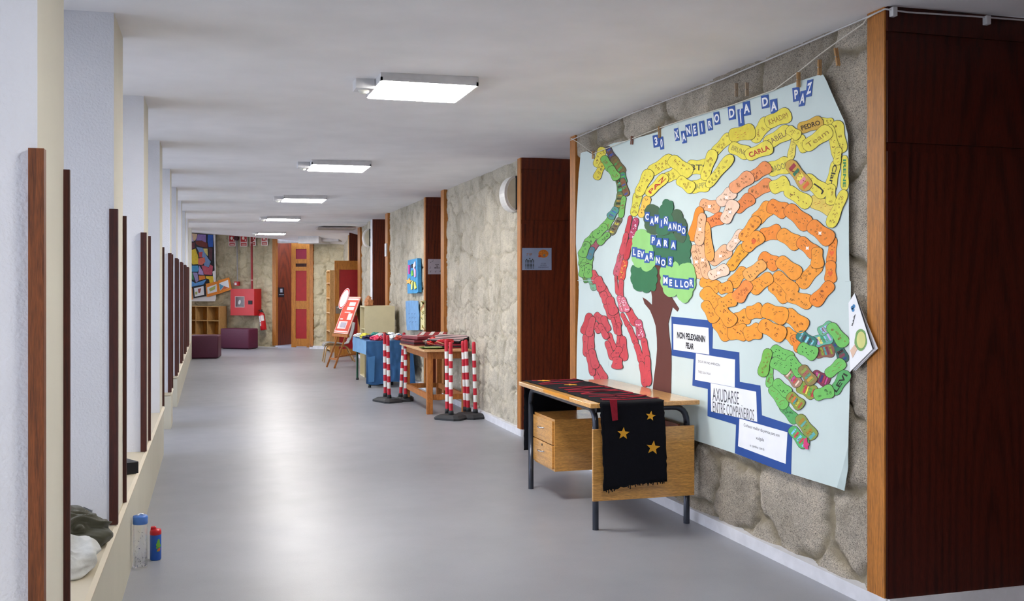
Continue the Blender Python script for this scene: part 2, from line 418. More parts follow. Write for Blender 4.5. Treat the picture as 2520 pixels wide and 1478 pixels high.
wall_box('wall_left', M['plaster'], -1.6, WX - .05, -4.2, -3.36, 0, 2.66)
q = MB(); q.box(-1.6, XO + .01, 20.9, 21.12, 0, 2.62); struct('wall_left', q, M['lamp_tinted_side'])
for bx_ in ((-1.6, -1.4, 21.12, 21.6, 0, 2.9), (-1.6, -1.4, 24.0, 26.8, 0, 2.9), (-1.6, -1.4, 21.6, 24.0, 0, .5), (-1.6, -1.4, 21.6, 24.0, 2.3, 2.9)): wall_box('wall_left', M['plaster'], *bx_)
w_ = MB()
for bx_ in ((21.6, 21.66, .5, 2.3), (23.94, 24.0, .5, 2.3), (22.77, 22.83, .5, 2.3), (21.6, 24.0, .5, .56), (21.6, 24.0, 2.24, 2.3)): w_.box(-1.53, -1.47, *bx_)
o = w_.build('window_20', M['base'], kind='structure'); g = MB(); g.box(-1.504, -1.496, 21.64, 23.96, .54, 2.26); g.build('pane', M['glass'], o)  # window out of view, added to bring daylight onto the end wall
q = MB(); q.box(-30, WX - .09, -20, 45, -.3, -.2); struct('ground', q, P('#d0cfc8', .9))

# --- end wall
def end_rubble(pa, pb, seed, z1, x=0):
    a = endp(pa, 703); b_ = endp(pb, 703); a.z = 0; b_.z = 0; L = (b_ - a).length
    return rubble('wall_end', a - END_N * .02, END_U, END_N, L, 0, z1, M['stone3'], seed, .42, .02, .022, .05, .03)
end_rubble(455, 673, 71, 2.8); end_rubble(771, 862, 77, 2.42)
def endbox(mb, pa, pb, ya, yb, o0, o1, mi=0):
    """box against the end wall: pixel extents on the wall, offsets in metres in front"""
    p = [endp(pa, ya), endp(pb, ya), endp(pb, yb), endp(pa, yb)]
    z0 = (p[2].z + p[3].z) / 2; z1 = (p[0].z + p[1].z) / 2
    vs = []
    for o_ in (o0, o1):
        for e, z in ((p[0], z0), (p[1], z0), (p[1], z1), (p[0], z1)):
            t = e + END_N * o_; vs.append((t.x, t.y, z))
    mb.add(vs, [(0, 1, 2, 3), (4, 7, 6, 5), (0, 4, 5, 1), (1, 5, 6, 2), (2, 6, 7, 3), (3, 7, 4, 0)], mi)
    return mb
q = MB(); endbox(q, 440, 681, 850, 859.5, -.05, .03); struct('baseboard_end', q, M['base'])
q = MB(); endbox(q, 763, 862, 851, 860, -.05, .03); struct('baseboard_end', q, M['base'])
tn += 1; q = MB(); endbox(q, 672, 681, 588, 849.5, -.05, .03); struct('trim_%d' % tn, q, M['trim'])
tn += 1; q = MB(); endbox(q, 763.5, 771.5, 586, 853.5, -.05, .03); struct('trim_%d' % tn, q, M['trim'])
tn += 1; q = MB(); endbox(q, 681, 764, 584, 597, -.2, -.03); struct('trim_%d' % tn, q, M['lampwhite'])
def slab(mb, a, b_, z0, z1, t, mi=0):
    """upright board between plan points a and b"""
    a = Vector(a[:2] + (0,)) if isinstance(a, tuple) else Vector((a.x, a.y, 0)); b_ = Vector((b_.x, b_.y, 0))
    d = (b_ - a).normalized(); nn = Vector((d.y, -d.x, 0)) * t
    vs = [a, b_, b_ - nn, a - nn]; vs = [(v.x, v.y, z) for z in (z0, z1) for v in vs]
    return mb.add(vs, [(0, 1, 2, 3), (4, 7, 6, 5), (0, 4, 5, 1), (1, 5, 6, 2), (2, 6, 7, 3), (3, 7, 4, 0)], mi)
q = MB(); slab(q, hit(679, 703, 24.7), hit(719, 703, 25.3), 0, 2.6, .04); struct('wall_recess', q, M['cheek_mid'])
# closing walls behind
q = MB(); slab(q, endp(700, 703) - END_N * 2.2 - END_U * 1.5, endp(700, 703) - END_N * 2.2 + END_U * 2.5, 0, 2.9, .1); struct('wall_recess', q, M['cheek_mid'])
for pa, pb in ((430, 672), (771, 900)):
    q = MB(); endbox(q, pa, pb, 560, 859, -.1, -.05); struct('wall_end', q, M['stone3'])
wall_box('wall_right', M['stone2'], 3.3, 3.5, 22.2, 25, 0, 2.6)
rubble('wall_right', (XS, 22.25, 0), (0, 1, 0), (-1, 0, 0), 1.4, 0, 2.6, M['stone2'], 53, .3, .02, .026)
tn += 1; wall_box('trim_%d' % tn, M['lightwood'], 2.85, 2.93, 22.14, 22.26, 0, 2.55)

# ================================================================== THE PAPER BANNER AND WHAT IS GLUED ON IT
XB = 2.848
def bwave(Y, Z): return .006 * math.sin(Y * 4.3 + .8) * math.sin(Z * 2.1 + Y * .7) + .003 * math.sin(Z * 7 + Y * 3)
def bp(px, py): p = on_x(px, py, XB); return (p.y, p.z)
class Sheet:
    """flat cut-outs lying on the hanging paper; coordinates (Y, Z) on the wall, w = lift off the paper"""
    def __init__(s): s.mb = MB()
    def pt(s, y, z, w): return (XB + bwave(y, z) - w, y, z)
    def poly(s, yz, w, mi=0, th=.0008, cut=.12):
        bm = bmesh.new(); vs = [bm.verts.new((y, z, 0)) for y, z in yz]
        tri = geometry.tessellate_polygon([[Vector((y, z, 0)) for y, z in yz]])
        for t in tri:
            try: bm.faces.new([vs[i] for i in t])
            except ValueError: pass
        if not bm.faces: bm.free(); return
        ys = [p[0] for p in yz]; zs = [p[1] for p in yz]
        for lo, hi, nn in ((min(ys), max(ys), (1, 0, 0)), (min(zs), max(zs), (0, 1, 0))):
            for k in range(math.ceil(lo / cut), math.floor(hi / cut) + 1):
                pc = tuple(c * k * cut for c in nn)
                bmesh.ops.bisect_plane(bm, geom=list(bm.verts) + list(bm.edges) + list(bm.faces), plane_co=pc, plane_no=nn)
        if th:
            r = bmesh.ops.extrude_face_region(bm, geom=list(bm.faces))
            for q_ in r['geom']:
                if isinstance(q_, bmesh.types.BMVert): q_.co.z = -th
        bm.verts.index_update()
        s.mb.add([s.pt(v.co.x, v.co.y, w + v.co.z) for v in bm.verts], [[v.index for v in f.verts] for f in bm.faces], mi); bm.free()
    def px(s, pts, w, mi=0, th=.0008, cut=.12): s.poly([bp(*p) for p in pts], w, mi, th, cut)
    def text(s, txt, o, U, V, w, mi=0, bold=0.0, W=None):
        """letters with baseline middle at pixel o, advance vector U and height vector V (pixels, unit letter height)"""
        vs, fs = glyphs(txt, bold); out = []
        if W:
            k = W / (max(v[0] for v in vs) - min(v[0] for v in vs)) / math.hypot(*U); U = (U[0] * k, U[1] * k)
        for a, b_ in vs:
            y, z = bp(o[0] + U[0] * a + V[0] * b_, o[1] + U[1] * a + V[1] * b_); out.append(s.pt(y, z, w))
        s.mb.add(out, fs, mi)
    def line(s, pts, wd, w, mi=0):
        for (a, b_), (c, d_) in zip(pts[:-1], pts[1:]):
            l = math.hypot(c - a, d_ - b_) or 1; nx, ny = -(d_ - b_) / l * wd / 2, (c - a) / l * wd / 2
            ex, ey = (c - a) / l * wd * .2, (d_ - b_) / l * wd * .2
            s.mb.add([s.pt(*bp(x, y), w) for x, y in ((a + nx - ex, b_ + ny - ey), (c + nx + ex, d_ + ny + ey), (c - nx + ex, d_ - ny + ey), (a - nx - ex, b_ - ny - ey))], [(0, 1, 2, 3)], mi)
def zc(x0, y0, s, pts): return [(x0 + x / s, y0 + y / s) for x, y in pts]
M['bluewhite'] = P('#c8d7d6', .75, 0, .03, 5)
INK = P('#1c1b20', .7); BLUE = P('#1f4fa0', .6, 0, .08); WHITE = P('#eceef2', .7, 0, .03)
sh = Sheet()
outl = [(1430, 376), (1445, 372), (1460, 380), (1478, 372), (1500, 355), (1508, 352), (1555, 343), (1580, 336), (1618, 325), (1640, 310), (1700, 290), (1800, 260), (1905, 222),
        (1960, 201), (2018, 183), (2026, 184), (2035, 200), (2060, 258), (2078, 298), (2086, 330), (2088, 400), (2090, 550), (2091, 690), (2094, 692), (2091, 800), (2089, 1000), (2087, 1150), (2078, 1207),
        (2060, 1200), (1950, 1165), (1805, 1115), (1715, 1085), (1560, 1032), (1421, 985), (1418, 950), (1420, 850), (1423, 700), (1418, 600), (1419, 520), (1423, 440)]
sh.px(outl, 0, 0, .001, .06)
sh.line([(1420, 690), (1700, 686)], 1.2, .0006, 1); sh.line([(1770, 686), (2091, 693)], 1.6, .0006, 1)
sh.line([(1500, 356), (1497, 900)], .8, .0006, 1)
sh.px([(2078, 1207), (2060, 1200), (2075, 1150), (2087, 1100), (2088, 1150)], .0014, 1)
banner = sh.mb.build('paper_banner', [M['bluewhite'], P('#b4c4c4', .75)], origin=(XB, 5.8, .5))
tag(banner, 'huge pale blue paper banner with winding trails of coloured footprints hung on the stone wall', 'banner')

# --- title letters and slogan letters
def card(quadc, w_, h_, txt, lean=0.0, slope=-.12, w=.003, grow=1.0):
    cx, cy = quadc; U = (w_ / 2, slope * w_ / 2); V = (lean * h_ / 2, -h_ / 2)
    def p(a, b_): return (cx + U[0] * a + V[0] * b_, cy + U[1] * a + V[1] * b_)
    s_ = Sheet(); s_.px([p(-1, -1), p(1, -1), p(1, 1), p(-1, 1)], w, 0, .0008)
    o = s_.mb.build('letter_card', BLUE, banner)
    s_ = Sheet(); hh = h_ * .62
    s_.text(txt, p(0, -.6), (hh * .62 * (w_ / h_) * 2.0, slope * hh), (lean * hh, -hh), w + .0006, 0, .05)
    s_.mb.build('letter', WHITE, o)
for (x, y, w_, h_, t, ln) in [(1616.5, 347, 15, 30, '3', -.08), (1629.5, 352, 9, 31, '0', -.06), (1666, 331, 10, 31, 'X', -.1), (1683, 337, 11, 30, 'A', -.1), (1694.5, 321, 12, 30, 'N', -.1),
        (1710, 319, 12, 31, 'E', -.1), (1728, 313.5, 13, 32, 'I', -.1), (1747.5, 306, 12, 29, 'R', -.12), (1765, 291, 14, 31, 'O', -.12), (1802, 278, 17, 33, 'D', -.1), (1824.5, 289, 14, 42, 'Í', -.1),
        (1838.5, 267, 17, 34, 'A', -.1), (1883, 250, 18, 32, 'D', -.1), (1904.5, 261, 17, 34, 'A', -.08), (1959, 232, 17, 34, 'P', -.08), (1975, 242, 15, 38, 'A', .12), (1992, 217, 15, 42, 'Z', .1)]:
    card((x, y), w_, h_, t, ln, -.22)
Z = lambda pts: zc(1400, 440, 4.619, pts)
for row, w_, h_ in (([(900, 430, 'C'), (955, 480, 'A'), (1005, 460, 'M'), (1060, 505, 'I'), (1110, 480, 'Ñ'), (1160, 540, 'A'), (1215, 540, 'N'), (1270, 560, 'D'), (1320, 590, 'O')], 52, 108),
                    ([(970, 695, 'P'), (1035, 725, 'A'), (1110, 730, 'R'), (1200, 752, 'A')], 62, 112),
                    ([(765, 830, 'L'), (815, 848, 'E'), (852, 858, 'V'), (905, 898, 'A'), (952, 875, 'R'), (1025, 925, 'N'), (1085, 950, 'O'), (1165, 937, 'S')], 56, 112),
                    ([(1108, 1152, 'M'), (1165, 1178, 'E'), (1230, 1188, 'L'), (1290, 1192, 'L'), (1347, 1198, 'O'), (1402, 1182, 'R')], 62, 118)):
    for x, y, t in row: card(Z([(x, y)])[0], w_ / 4.619, h_ / 4.619, t, .03, .08, .010)
# --- the paper tree
def cut(name, pts, col, w, label=None, th=.002):
    s_ = Sheet(); s_.px(pts, w, 0, th); o = s_.mb.build(name, P(col, .7, 0, .06), banner)
    if label: o['label'] = label
    return o
cut('tree_trunk', [(1628, 648), (1632, 690), (1634, 722)] + zc(1400, 700, 4.926, [(1130, 20), (1150, 100), (1240, 150), (1328, 290), (1310, 325), (1250, 270), (1222, 380), (1200, 470), (1215, 620), (1245, 800), (1252, 1000), (1252, 1500), (1028, 1500), (1030, 1240), (1045, 1080), (1060, 950), (1070, 780), (1065, 650), (1050, 500), (1020, 400), (985, 310), (925, 230), (905, 155), (950, 185), (1010, 245), (1012, 150), (1000, 60)]) + [(1610, 690), (1612, 648)], '#5c2a22', .004, 'brown paper trunk')
fol = [('#2f6b4a', [(950, 650), (1000, 640), (1100, 640), (1180, 610), (1230, 690), (1310, 720), (1350, 610), (1385, 700), (1385, 820), (1375, 900), (1388, 960), (1330, 960), (1290, 1000), (1240, 980), (1180, 960), (1150, 1010), (1120, 1000), (1060, 980), (990, 970), (940, 800)], .006),
       ('#3d5a3f', [(868, 400), (880, 330), (920, 290), (980, 300), (1030, 345), (1060, 400), (1160, 400), (1190, 360), (1240, 345), (1290, 390), (1300, 440), (1340, 490), (1350, 560), (1340, 620), (1330, 700), (1300, 730), (1220, 670), (1200, 600), (1150, 615), (1100, 640), (1000, 625), (930, 620), (890, 580), (868, 500)], .0075),
       ('#2f6b4a', [(1030, 400), (1035, 330), (1065, 290), (1080, 240), (1110, 230), (1140, 250), (1170, 250), (1185, 290), (1185, 350), (1165, 400), (1190, 500), (1180, 570), (1140, 610), (1080, 640), (1010, 620), (1000, 560), (1050, 480)], .0085),
       ('#8fc977', [(760, 640), (800, 580), (860, 575), (900, 610), (945, 640), (950, 750), (960, 860), (1000, 950), (970, 1000), (930, 1040), (880, 1050), (840, 1000), (790, 1005), (755, 960), (740, 850), (740, 740)], .0085),
       ('#2c7048', [(740, 980), (790, 1005), (840, 1000), (880, 1050), (930, 1040), (970, 990), (1000, 1010), (1005, 1100), (995, 1200), (980, 1275), (940, 1260), (890, 1295), (850, 1270), (780, 1265), (745, 1200), (730, 1080)], .007),
       ('#8fc977', [(1060, 990), (1180, 1010), (1215, 935), (1260, 990), (1330, 960), (1400, 960), (1440, 1060), (1445, 1150), (1410, 1280), (1370, 1370), (1330, 1410), (1280, 1390), (1230, 1310), (1170, 1340), (1120, 1330), (1075, 1240), (1055, 1120)], .0085)]
for c_, pts, w_ in fol:
    k = 3; pts = Z(pts); out = []
    for i in range(len(pts)):       # scalloped edges
        a, b_ = Vector(pts[i]), Vector(pts[(i + 1) % len(pts)]); nn = Vector(((b_ - a).y, -(b_ - a).x)) * .13
        out += [tuple(a), tuple(a.lerp(b_, .33) + nn), tuple(a.lerp(b_, .67) + nn)]
    cut('foliage', out, c_, w_, th=.003)
# --- the staircase of notes
G = lambda pts: zc(1640, 760, 3.285, pts)
cut('stair_frame', G([(35, 60), (380, 95), (375, 318), (590, 350), (588, 588), (758, 618), (770, 858), (1030, 940), (1020, 1335), (548, 1165), (555, 935), (328, 865), (335, 645), (215, 618), (225, 405), (45, 375)]), '#204a94', .002, 'stepped blue paper border')
notes = [G(p) for p in ([(52, 120), (345, 152), (352, 368), (60, 328)], [(245, 358), (558, 408), (550, 632), (238, 572)], [(360, 598), (725, 668), (735, 912), (358, 828)], [(585, 885), (992, 995), (980, 1250), (575, 1108)])]
texts = [[('NON PELEXARNIN', (203, 250), (40, 6), (0, -50), .06), ('PELAR', (193, 320), (34, 6), (0, -46), .06)],
         [('DOUS XA NO AMENCEN', (350, 446), (18, 3.4), (0, -20), 0), ('TRES SUA FALA', (312, 524), (18, 3.4), (0, -19), 0)],
         [('AXUDARSE', (478, 756), (48, 8), (0, -108), .0), ('ENTRE COMPAÑEIROS', (540, 868), (34, 7), (0, -92), .0)],
         [('Coñecer mellor da persoa para non', (775, 990), (22, 6.2), (0, -26), 0), ('xulgala', (762, 1060), (22, 6), (0, -26), 0), ('o cambio con 6', (738, 1126), (20, 5.6), (0, -22), 0)]]
NW = dict(zip([l[0] for t in texts for l in t], (235, 66, 175, 100, 212, 342, 317, 72, 129)))
for q_, tt in zip(notes, texts):
    s_ = Sheet(); s_.px(q_, .0032, 0, .0006); o = s_.mb.build('note_sheet', WHITE, banner); s_ = Sheet()
    for t, oo, U, V, bd in tt:
        s_.text(t, G([oo])[0], U, (V[0] / 3.285, V[1] / 3.285), .0037, 0, bd, NW[t] / 3.285)
    s_.mb.build('writing', P('#4a4c55', .7) if t != 'PELAR' else INK, o)

# --- footprints: (x0,y0,x1,y1,width,colour)
def ch(o, sc, rows): return [(o[0] + a / sc, o[1] + b_ / sc, o[0] + c / sc, o[1] + d_ / sc, w_, k) for a, b_, c, d_, w_, k in rows]
gA, gB, gC = '#6fb553', '#4f8f45', '#6b5a34'
r1, r2 = '#c9444f', '#c2333f'
y1, y2, y3 = '#e6d84e', '#dccb3e', '#e3c95a'
o1, o2, o3, o4, o5 = '#f29a2e', '#ef8a2a', '#e98a4a', '#f2b48a', '#f3cdb4'
g1, g2, g3, g4 = '#6fbf5f', '#57a860', '#2f7a72', '#7a2f4a'
FT = ch((0, 0), 1, [
 (1483, 364, 1471, 410, 22, y1), (1484, 403, 1468, 440, 17, y2), (1485, 386, 1505, 418, 19, gA), (1503, 412, 1522, 440, 20, gA), (1494, 363, 1513, 397, 17, '#4a3f4a'), (1509, 388, 1535, 427, 21, gC),
 (1534, 425, 1538, 450, 14, '#3f8f58'), (1534, 440, 1545, 481, 14, '#7a5a34'), (1522, 436, 1531, 480, 15, '#4a7a3f'), (1529, 474, 1521, 512, 17, '#5a7040'), (1538, 483, 1529, 535, 12, gA), (1520, 512, 1502, 536, 18, '#4f8f8a'),
 (1528, 536, 1503, 576, 15, '#6a6a4a'), (1509, 530, 1488, 562, 19, gA), (1492, 554, 1464, 582, 20, gA), (1500, 574, 1473, 599, 15, gA), (1468, 573, 1444, 602, 20, gA), (1474, 594, 1457, 613, 13, '#9a4a5a'),
 (1459, 609, 1449, 637, 13, '#3f7a8a'), (1447, 597, 1432, 630, 19, gA), (1433, 624, 1435, 654, 20, gA), (1454, 629, 1446, 657, 15, gA), (1437, 649, 1436, 680, 22, gA), (1448, 651, 1446, 682, 18, gA), (1436, 675, 1445, 692, 17, gB), (1449, 682, 1463, 712, 15, '#6fae8a'),
 (1454, 668, 1470, 694, 20, r1), (1469, 683, 1483, 714, 22, r1), (1473, 699, 1482, 724, 13, r2), (1484, 706, 1499, 737, 20, r1), (1483, 720, 1496, 744, 19, r1), (1502, 732, 1515, 772, 22, r1), (1492, 745, 1509, 783, 18, r1),
 (1519, 766, 1527, 802, 13, r1), (1510, 781, 1521, 821, 10, r1), (1526, 795, 1526, 824, 11, r1), (1527, 821, 1525, 853, 14, r1), (1534, 828, 1537, 886, 17, r1), (1528, 855, 1511, 880, 17, r1), (1521, 881, 1519, 905, 25, r1),
 (1499, 820, 1511, 860, 15, r1), (1494, 840, 1509, 884, 14, r1), (1486, 779, 1498, 814, 17, r1), (1477, 798, 1496, 832, 14, r1), (1464, 774, 1486, 790, 19, r1), (1462, 795, 1478, 816, 17, r1), (1451, 772, 1437, 820, 18, r2), (1460, 780, 1449, 826, 16, r1),
 (1440, 823, 1443, 876, 14, r1), (1456, 813, 1454, 862, 15, r1), (1448, 871, 1459, 923, 13, r1), (1456, 860, 1467, 905, 17, r1), (1461, 913, 1471, 936, 14, r1), (1469, 898, 1490, 934, 16, r1),
 (1553, 531, 1544, 577, 10, r2), (1544, 573, 1532, 626, 13, r1), (1530, 622, 1517, 678, 15, '#c9566a'), (1517, 677, 1522, 724, 7, r1), (1567, 537, 1556, 588, 15, '#b0355f'), (1555, 588, 1542, 638, 13, r2), (1541, 639, 1530, 690, 16, '#d0453a'), (1532, 688, 1530, 741, 13, r1),
 (1527, 728, 1537, 766, 14, '#d86a80'), (1536, 732, 1548, 766, 14, '#d86a80'), (1547, 758, 1567, 799, 18, r1), (1571, 787, 1579, 834, 18, '#c4506a'), (1584, 832, 1592, 881, 15, r1), (1594, 876, 1598, 948, 15, r1), (1533, 771, 1549, 804, 10, r1), (1549, 800, 1567, 848, 12, r1), (1566, 845, 1581, 893, 14, r1), (1579, 890, 1590, 950, 14, r1),
 (1560, 530, 1572, 474, 19, '#d8d24a'), (1577, 533, 1595, 484, 17, '#eec04e'), (1572, 479, 1601, 420, 24, y1), (1594, 479, 1640, 432, 22, y1), (1599, 424, 1656, 389, 28, y1), (1638, 438, 1670, 424, 26, y1), (1650, 391, 1699, 428, 32, y1), (1669, 441, 1707, 466, 27, y1), (1700, 462, 1746, 452, 33, y1),
 (1693, 411, 1746, 412, 36, y1), (1735, 441, 1759, 371, 25, y1), (1745, 458, 1806, 384, 23, y1), (1757, 377, 1801, 333, 24, y1), (1800, 335, 1857, 322, 35, y2), (1801, 361, 1846, 379, 31, y1), (1842, 384, 1900, 360, 31, y1), (1856, 346, 1893, 294, 30, y1), (1888, 303, 1943, 280, 34, y1), (1887, 354, 1946, 320, 34, y1),
 (1940, 317, 1967, 336, 24, y1), (1957, 325, 1943, 393, 15, '#e6d65a'), (1963, 338, 1985, 368, 30, y1), (1967, 317, 2024, 299, 29, '#cfa63c'), (1981, 363, 2045, 318, 33, y1), (2020, 298, 2050, 303, 20, y1), (2061, 300, 2068, 374, 33, y1), (2042, 308, 2063, 392, 22, y1), (2066, 364, 2060, 404, 17, y1), (2079, 384, 2079, 467, 18, y1),
 (2058, 398, 2041, 470, 26, y1), (2045, 455, 2045, 502, 24, y1), (2081, 470, 2044, 557, 26, y1), (1994, 492, 2063, 521, 36, y3), (1933, 466, 1991, 503, 32, y1), (1979, 438, 2033, 477, 36, y1), (1941, 399, 1989, 464, 31, '#c9a040'), (1892, 418, 1941, 404, 38, y1), (1898, 463, 1937, 449, 34, y1),
 (1853, 437, 1894, 407, 28, o3), (1806, 467, 1853, 431, 30, '#ef9f6c'), (1849, 479, 1898, 449, 30, o3), (1814, 517, 1853, 484, 28, '#e5803c'), (1774, 501, 1810, 469, 28, o5), (1787, 546, 1813, 496, 28, o5), (1727, 502, 1773, 511, 29, '#f0a878'), (1737, 553, 1785, 534, 27, '#ea7f3a'), (1727, 511, 1705, 591, 24, '#f58a1f'),
 (1733, 526, 1722, 602, 22, o4), (1709, 604, 1722, 684, 20, o4), (1722, 594, 1742, 684, 22, o4), (1741, 547, 1750, 641, 20, '#f4a24c'), (1748, 680, 1793, 660, 26, o5), (1751, 645, 1797, 612, 30, o4), (1795, 614, 1829, 568, 20, o5), (1796, 662, 1837, 605, 26, '#e8a022'),
 (1826, 589, 1867, 536, 24, o1), (1859, 544, 1898, 504, 33, o1), (1892, 505, 1933, 521, 37, o2), (1936, 511, 1991, 557, 37, o2), (1994, 551, 2049, 593, 37, o2), (2053, 584, 2046, 652, 21, o2), (2047, 644, 2046, 694, 26, o2), (2049, 697, 2004, 747, 30, o2),
 (1835, 612, 1874, 577, 31, o1), (1873, 579, 1919, 569, 34, o2), (1917, 573, 1967, 603, 35, o1), (1967, 591, 2013, 627, 32, o2), (2013, 611, 2015, 657, 29, o1), (2019, 649, 1969, 702, 33, o1), (1872, 631, 1915, 653, 34, o2), (1917, 639, 1969, 678, 34, o1), (1882, 647, 1837, 682, 29, '#eca552'), (1833, 661, 1800, 702, 28, o1),
 (1909, 674, 1961, 720, 31, o1), (1899, 679, 1850, 713, 33, o1), (1846, 696, 1814, 737, 31, '#f08a3c'), (1899, 699, 1941, 737, 32, o1), (1941, 726, 1999, 746, 33, '#f39c35'), (1772, 711, 1802, 705, 28, o1), (1774, 750, 1811, 734, 31, o1), (1727, 689, 1769, 711, 31, o1), (1732, 714, 1769, 753, 36, o1),
 (1734, 744, 1763, 790, 26, o1), (1770, 754, 1807, 797, 32, o1), (1809, 788, 1844, 777, 35, o1), (1842, 771, 1877, 763, 35, o1), (1937, 769, 1985, 807, 37, o1), (1881, 761, 1939, 781, 39, '#f49a28'), (1762, 789, 1796, 832, 31, o1), (1796, 818, 1838, 818, 38, o1), (1837, 823, 1873, 813, 37, o1), (1875, 797, 1933, 827, 37, o1), (1933, 814, 1966, 840, 30, o1), (1955, 826, 1970, 864, 20, o2),
 (1968, 821, 2006, 849, 28, g3), (1971, 854, 2010, 873, 32, g1), (2008, 867, 2050, 860, 32, '#8a5a4a'), (2004, 843, 2046, 827, 30, '#62b0a0'), (2019, 817, 2050, 800, 25, '#69b58c'), (2044, 799, 2081, 849, 28, g1), (2055, 836, 2078, 890, 24, '#33605a'), (2052, 967, 2084, 915, 28, g2), (2037, 922, 2076, 889, 26, g1),
 (2009, 973, 2051, 960, 30, g1), (1967, 949, 2007, 969, 32, '#8f9a3e'), (1937, 913, 1969, 947, 24, '#a3806a'), (1944, 880, 1977, 922, 28, g1), (1975, 903, 2004, 942, 27, '#8f7a4a'), (2002, 921, 2039, 939, 29, g4), (1902, 859, 1951, 886, 32, g1), (1902, 889, 1944, 909, 30, g1), (1894, 860, 1877, 924, 24, '#74b84c'), (1895, 903, 1895, 952, 18, g1),
 (1898, 953, 1936, 1002, 24, g1), (1909, 938, 1945, 970, 26, g1), (1945, 971, 1977, 1000, 27, '#8a9a40'), (1925, 996, 1964, 1037, 24, g2), (1968, 1024, 2007, 1077, 28, '#8a9a4a'), (1951, 1053, 1989, 1097, 26, '#57b06a')])
random.seed(5)
def outline(x0, y0, x1, y1, w_, grow=0.0, jit=0.0):
    L = math.hypot(x1 - x0, y1 - y0); dx, dy = (x1 - x0) / L, (y1 - y0) / L; nx, ny = -dy, dx
    L2 = L + 2 * grow + w_ * .22; x0 -= dx * (grow + w_ * .11); y0 -= dy * (grow + w_ * .11)
    h = w_ * .56 + grow; side = [(0, .0), (.02, .42), (.07, .68), (.15, .84), (.28, .84), (.42, .78), (.55, .84), (.68, .96), (.8, 1.0), (.9, .88), (.965, .58), (1.0, .0)]
    fl = min(1, L / w_ / 1.5); pts = []
    for s_, t in side: t = t * (1 - (1 - fl) * .1 * (s_ > .3)); pts.append((x0 + dx * s_ * L2 + nx * h * t, y0 + dy * s_ * L2 + ny * h * t))
    for s_, t in side[-2:0:-1]: pts.append((x0 + dx * s_ * L2 - nx * h * t * 1.04, y0 + dy * s_ * L2 - ny * h * t * 1.04))
    return pts
STRIPES = {'#4a3f4a': ['#3a4fa0', '#6a3f30'], gC: ['#3f9a4a', '#7a6a30'], '#7a5a34': ['#39a050', '#8a4a2a', '#3a4fa0'], '#6a6a4a': ['#222020', '#c8c040', '#4a3a34'], '#4f8f8a': ['#2f6ab0', '#3fa080'], '#c9a040': ['#1f7a5a', '#e8d850', '#e08a9a', '#e06a3a', '#3fae5a', '#a03040'],
           '#33605a': ['#1f3f8a', '#207a50', '#161820', '#803a4a'], '#8f9a3e': ['#c8434a', '#eee05a', '#5fae4a'], '#8f7a4a': ['#a85a5a', '#4aa08a', '#c8a040', '#8aa04a'], g4: ['#d0509a', '#8ac870', '#3a2a6a', '#b03050'], '#8a5a4a': ['#7a2f4a', '#8aa030', '#3fa0a0'],
           g3: ['#8ad0e0', '#244a5a'], '#62b0a0': ['#90d0e8', '#c0a0d8', '#e0dc80', '#40a070'], '#69b58c': ['#a0c8f0', '#c090d0'], '#a3806a': ['#d04a4a', '#f0d8c0', '#60b060', '#c04a9a'], '#8a9a40': ['#d07a3a', '#40a0a0', '#c8c040', '#b05a3a'], '#8a9a4a': ['#b08a30', '#60b0b0', '#7aae4a'], '#57b06a': ['#7ac8e8', '#c8434a'],
           '#5a7040': ['#20301c', '#b08a30'], '#4a7a3f': ['#20301c', '#3fae8a'], '#3f8f58': ['#2f5fae', '#4fbf5a']}
WORDS = {(1888, 303): ('KHADIM', '#9a6a2a', .0, 1), (1887, 354): ('SABELA', '#7a5a4a', .0, 1), (1842, 384): ('CARLA', '#b8302a', .03, 1), (1801, 361): ('BRUNO', '#8a7a4a', 0, 1), (1892, 418): ('DADOR', '#7a7050', 0, .8), (1981, 363): ('Team', '#a08030', 0, 1), (2079, 384): ('IRENE', '#2f8a5a', .04, 1),
         (2058, 398): ('Clara', '#2a2a2a', .03, 1), (1693, 411): ('BTS', '#4a4a3a', .02, 1), (1967, 317): ('PEDRO', '#3a2410', .03, .9), (1700, 462): ('HAPPY', '#8a8a5a', .0, .9), (1594, 479): ('PAZ', '#b8302a', .03, .8), (2052, 967): ('LEVI', '#1a2a1a', .04, 1)}
STAR_RED = ('#d86a80', '#c4506a', '#b0355f')
areas = sorted(range(len(FT)), key=lambda i: -math.hypot(FT[i][2] - FT[i][0], FT[i][3] - FT[i][1]) * FT[i][4])
single = set(areas[:98]); rest = Sheet(); restm = []
def mslot(lst, m_):
    if m_ not in lst: lst.append(m_)
    return lst.index(m_)
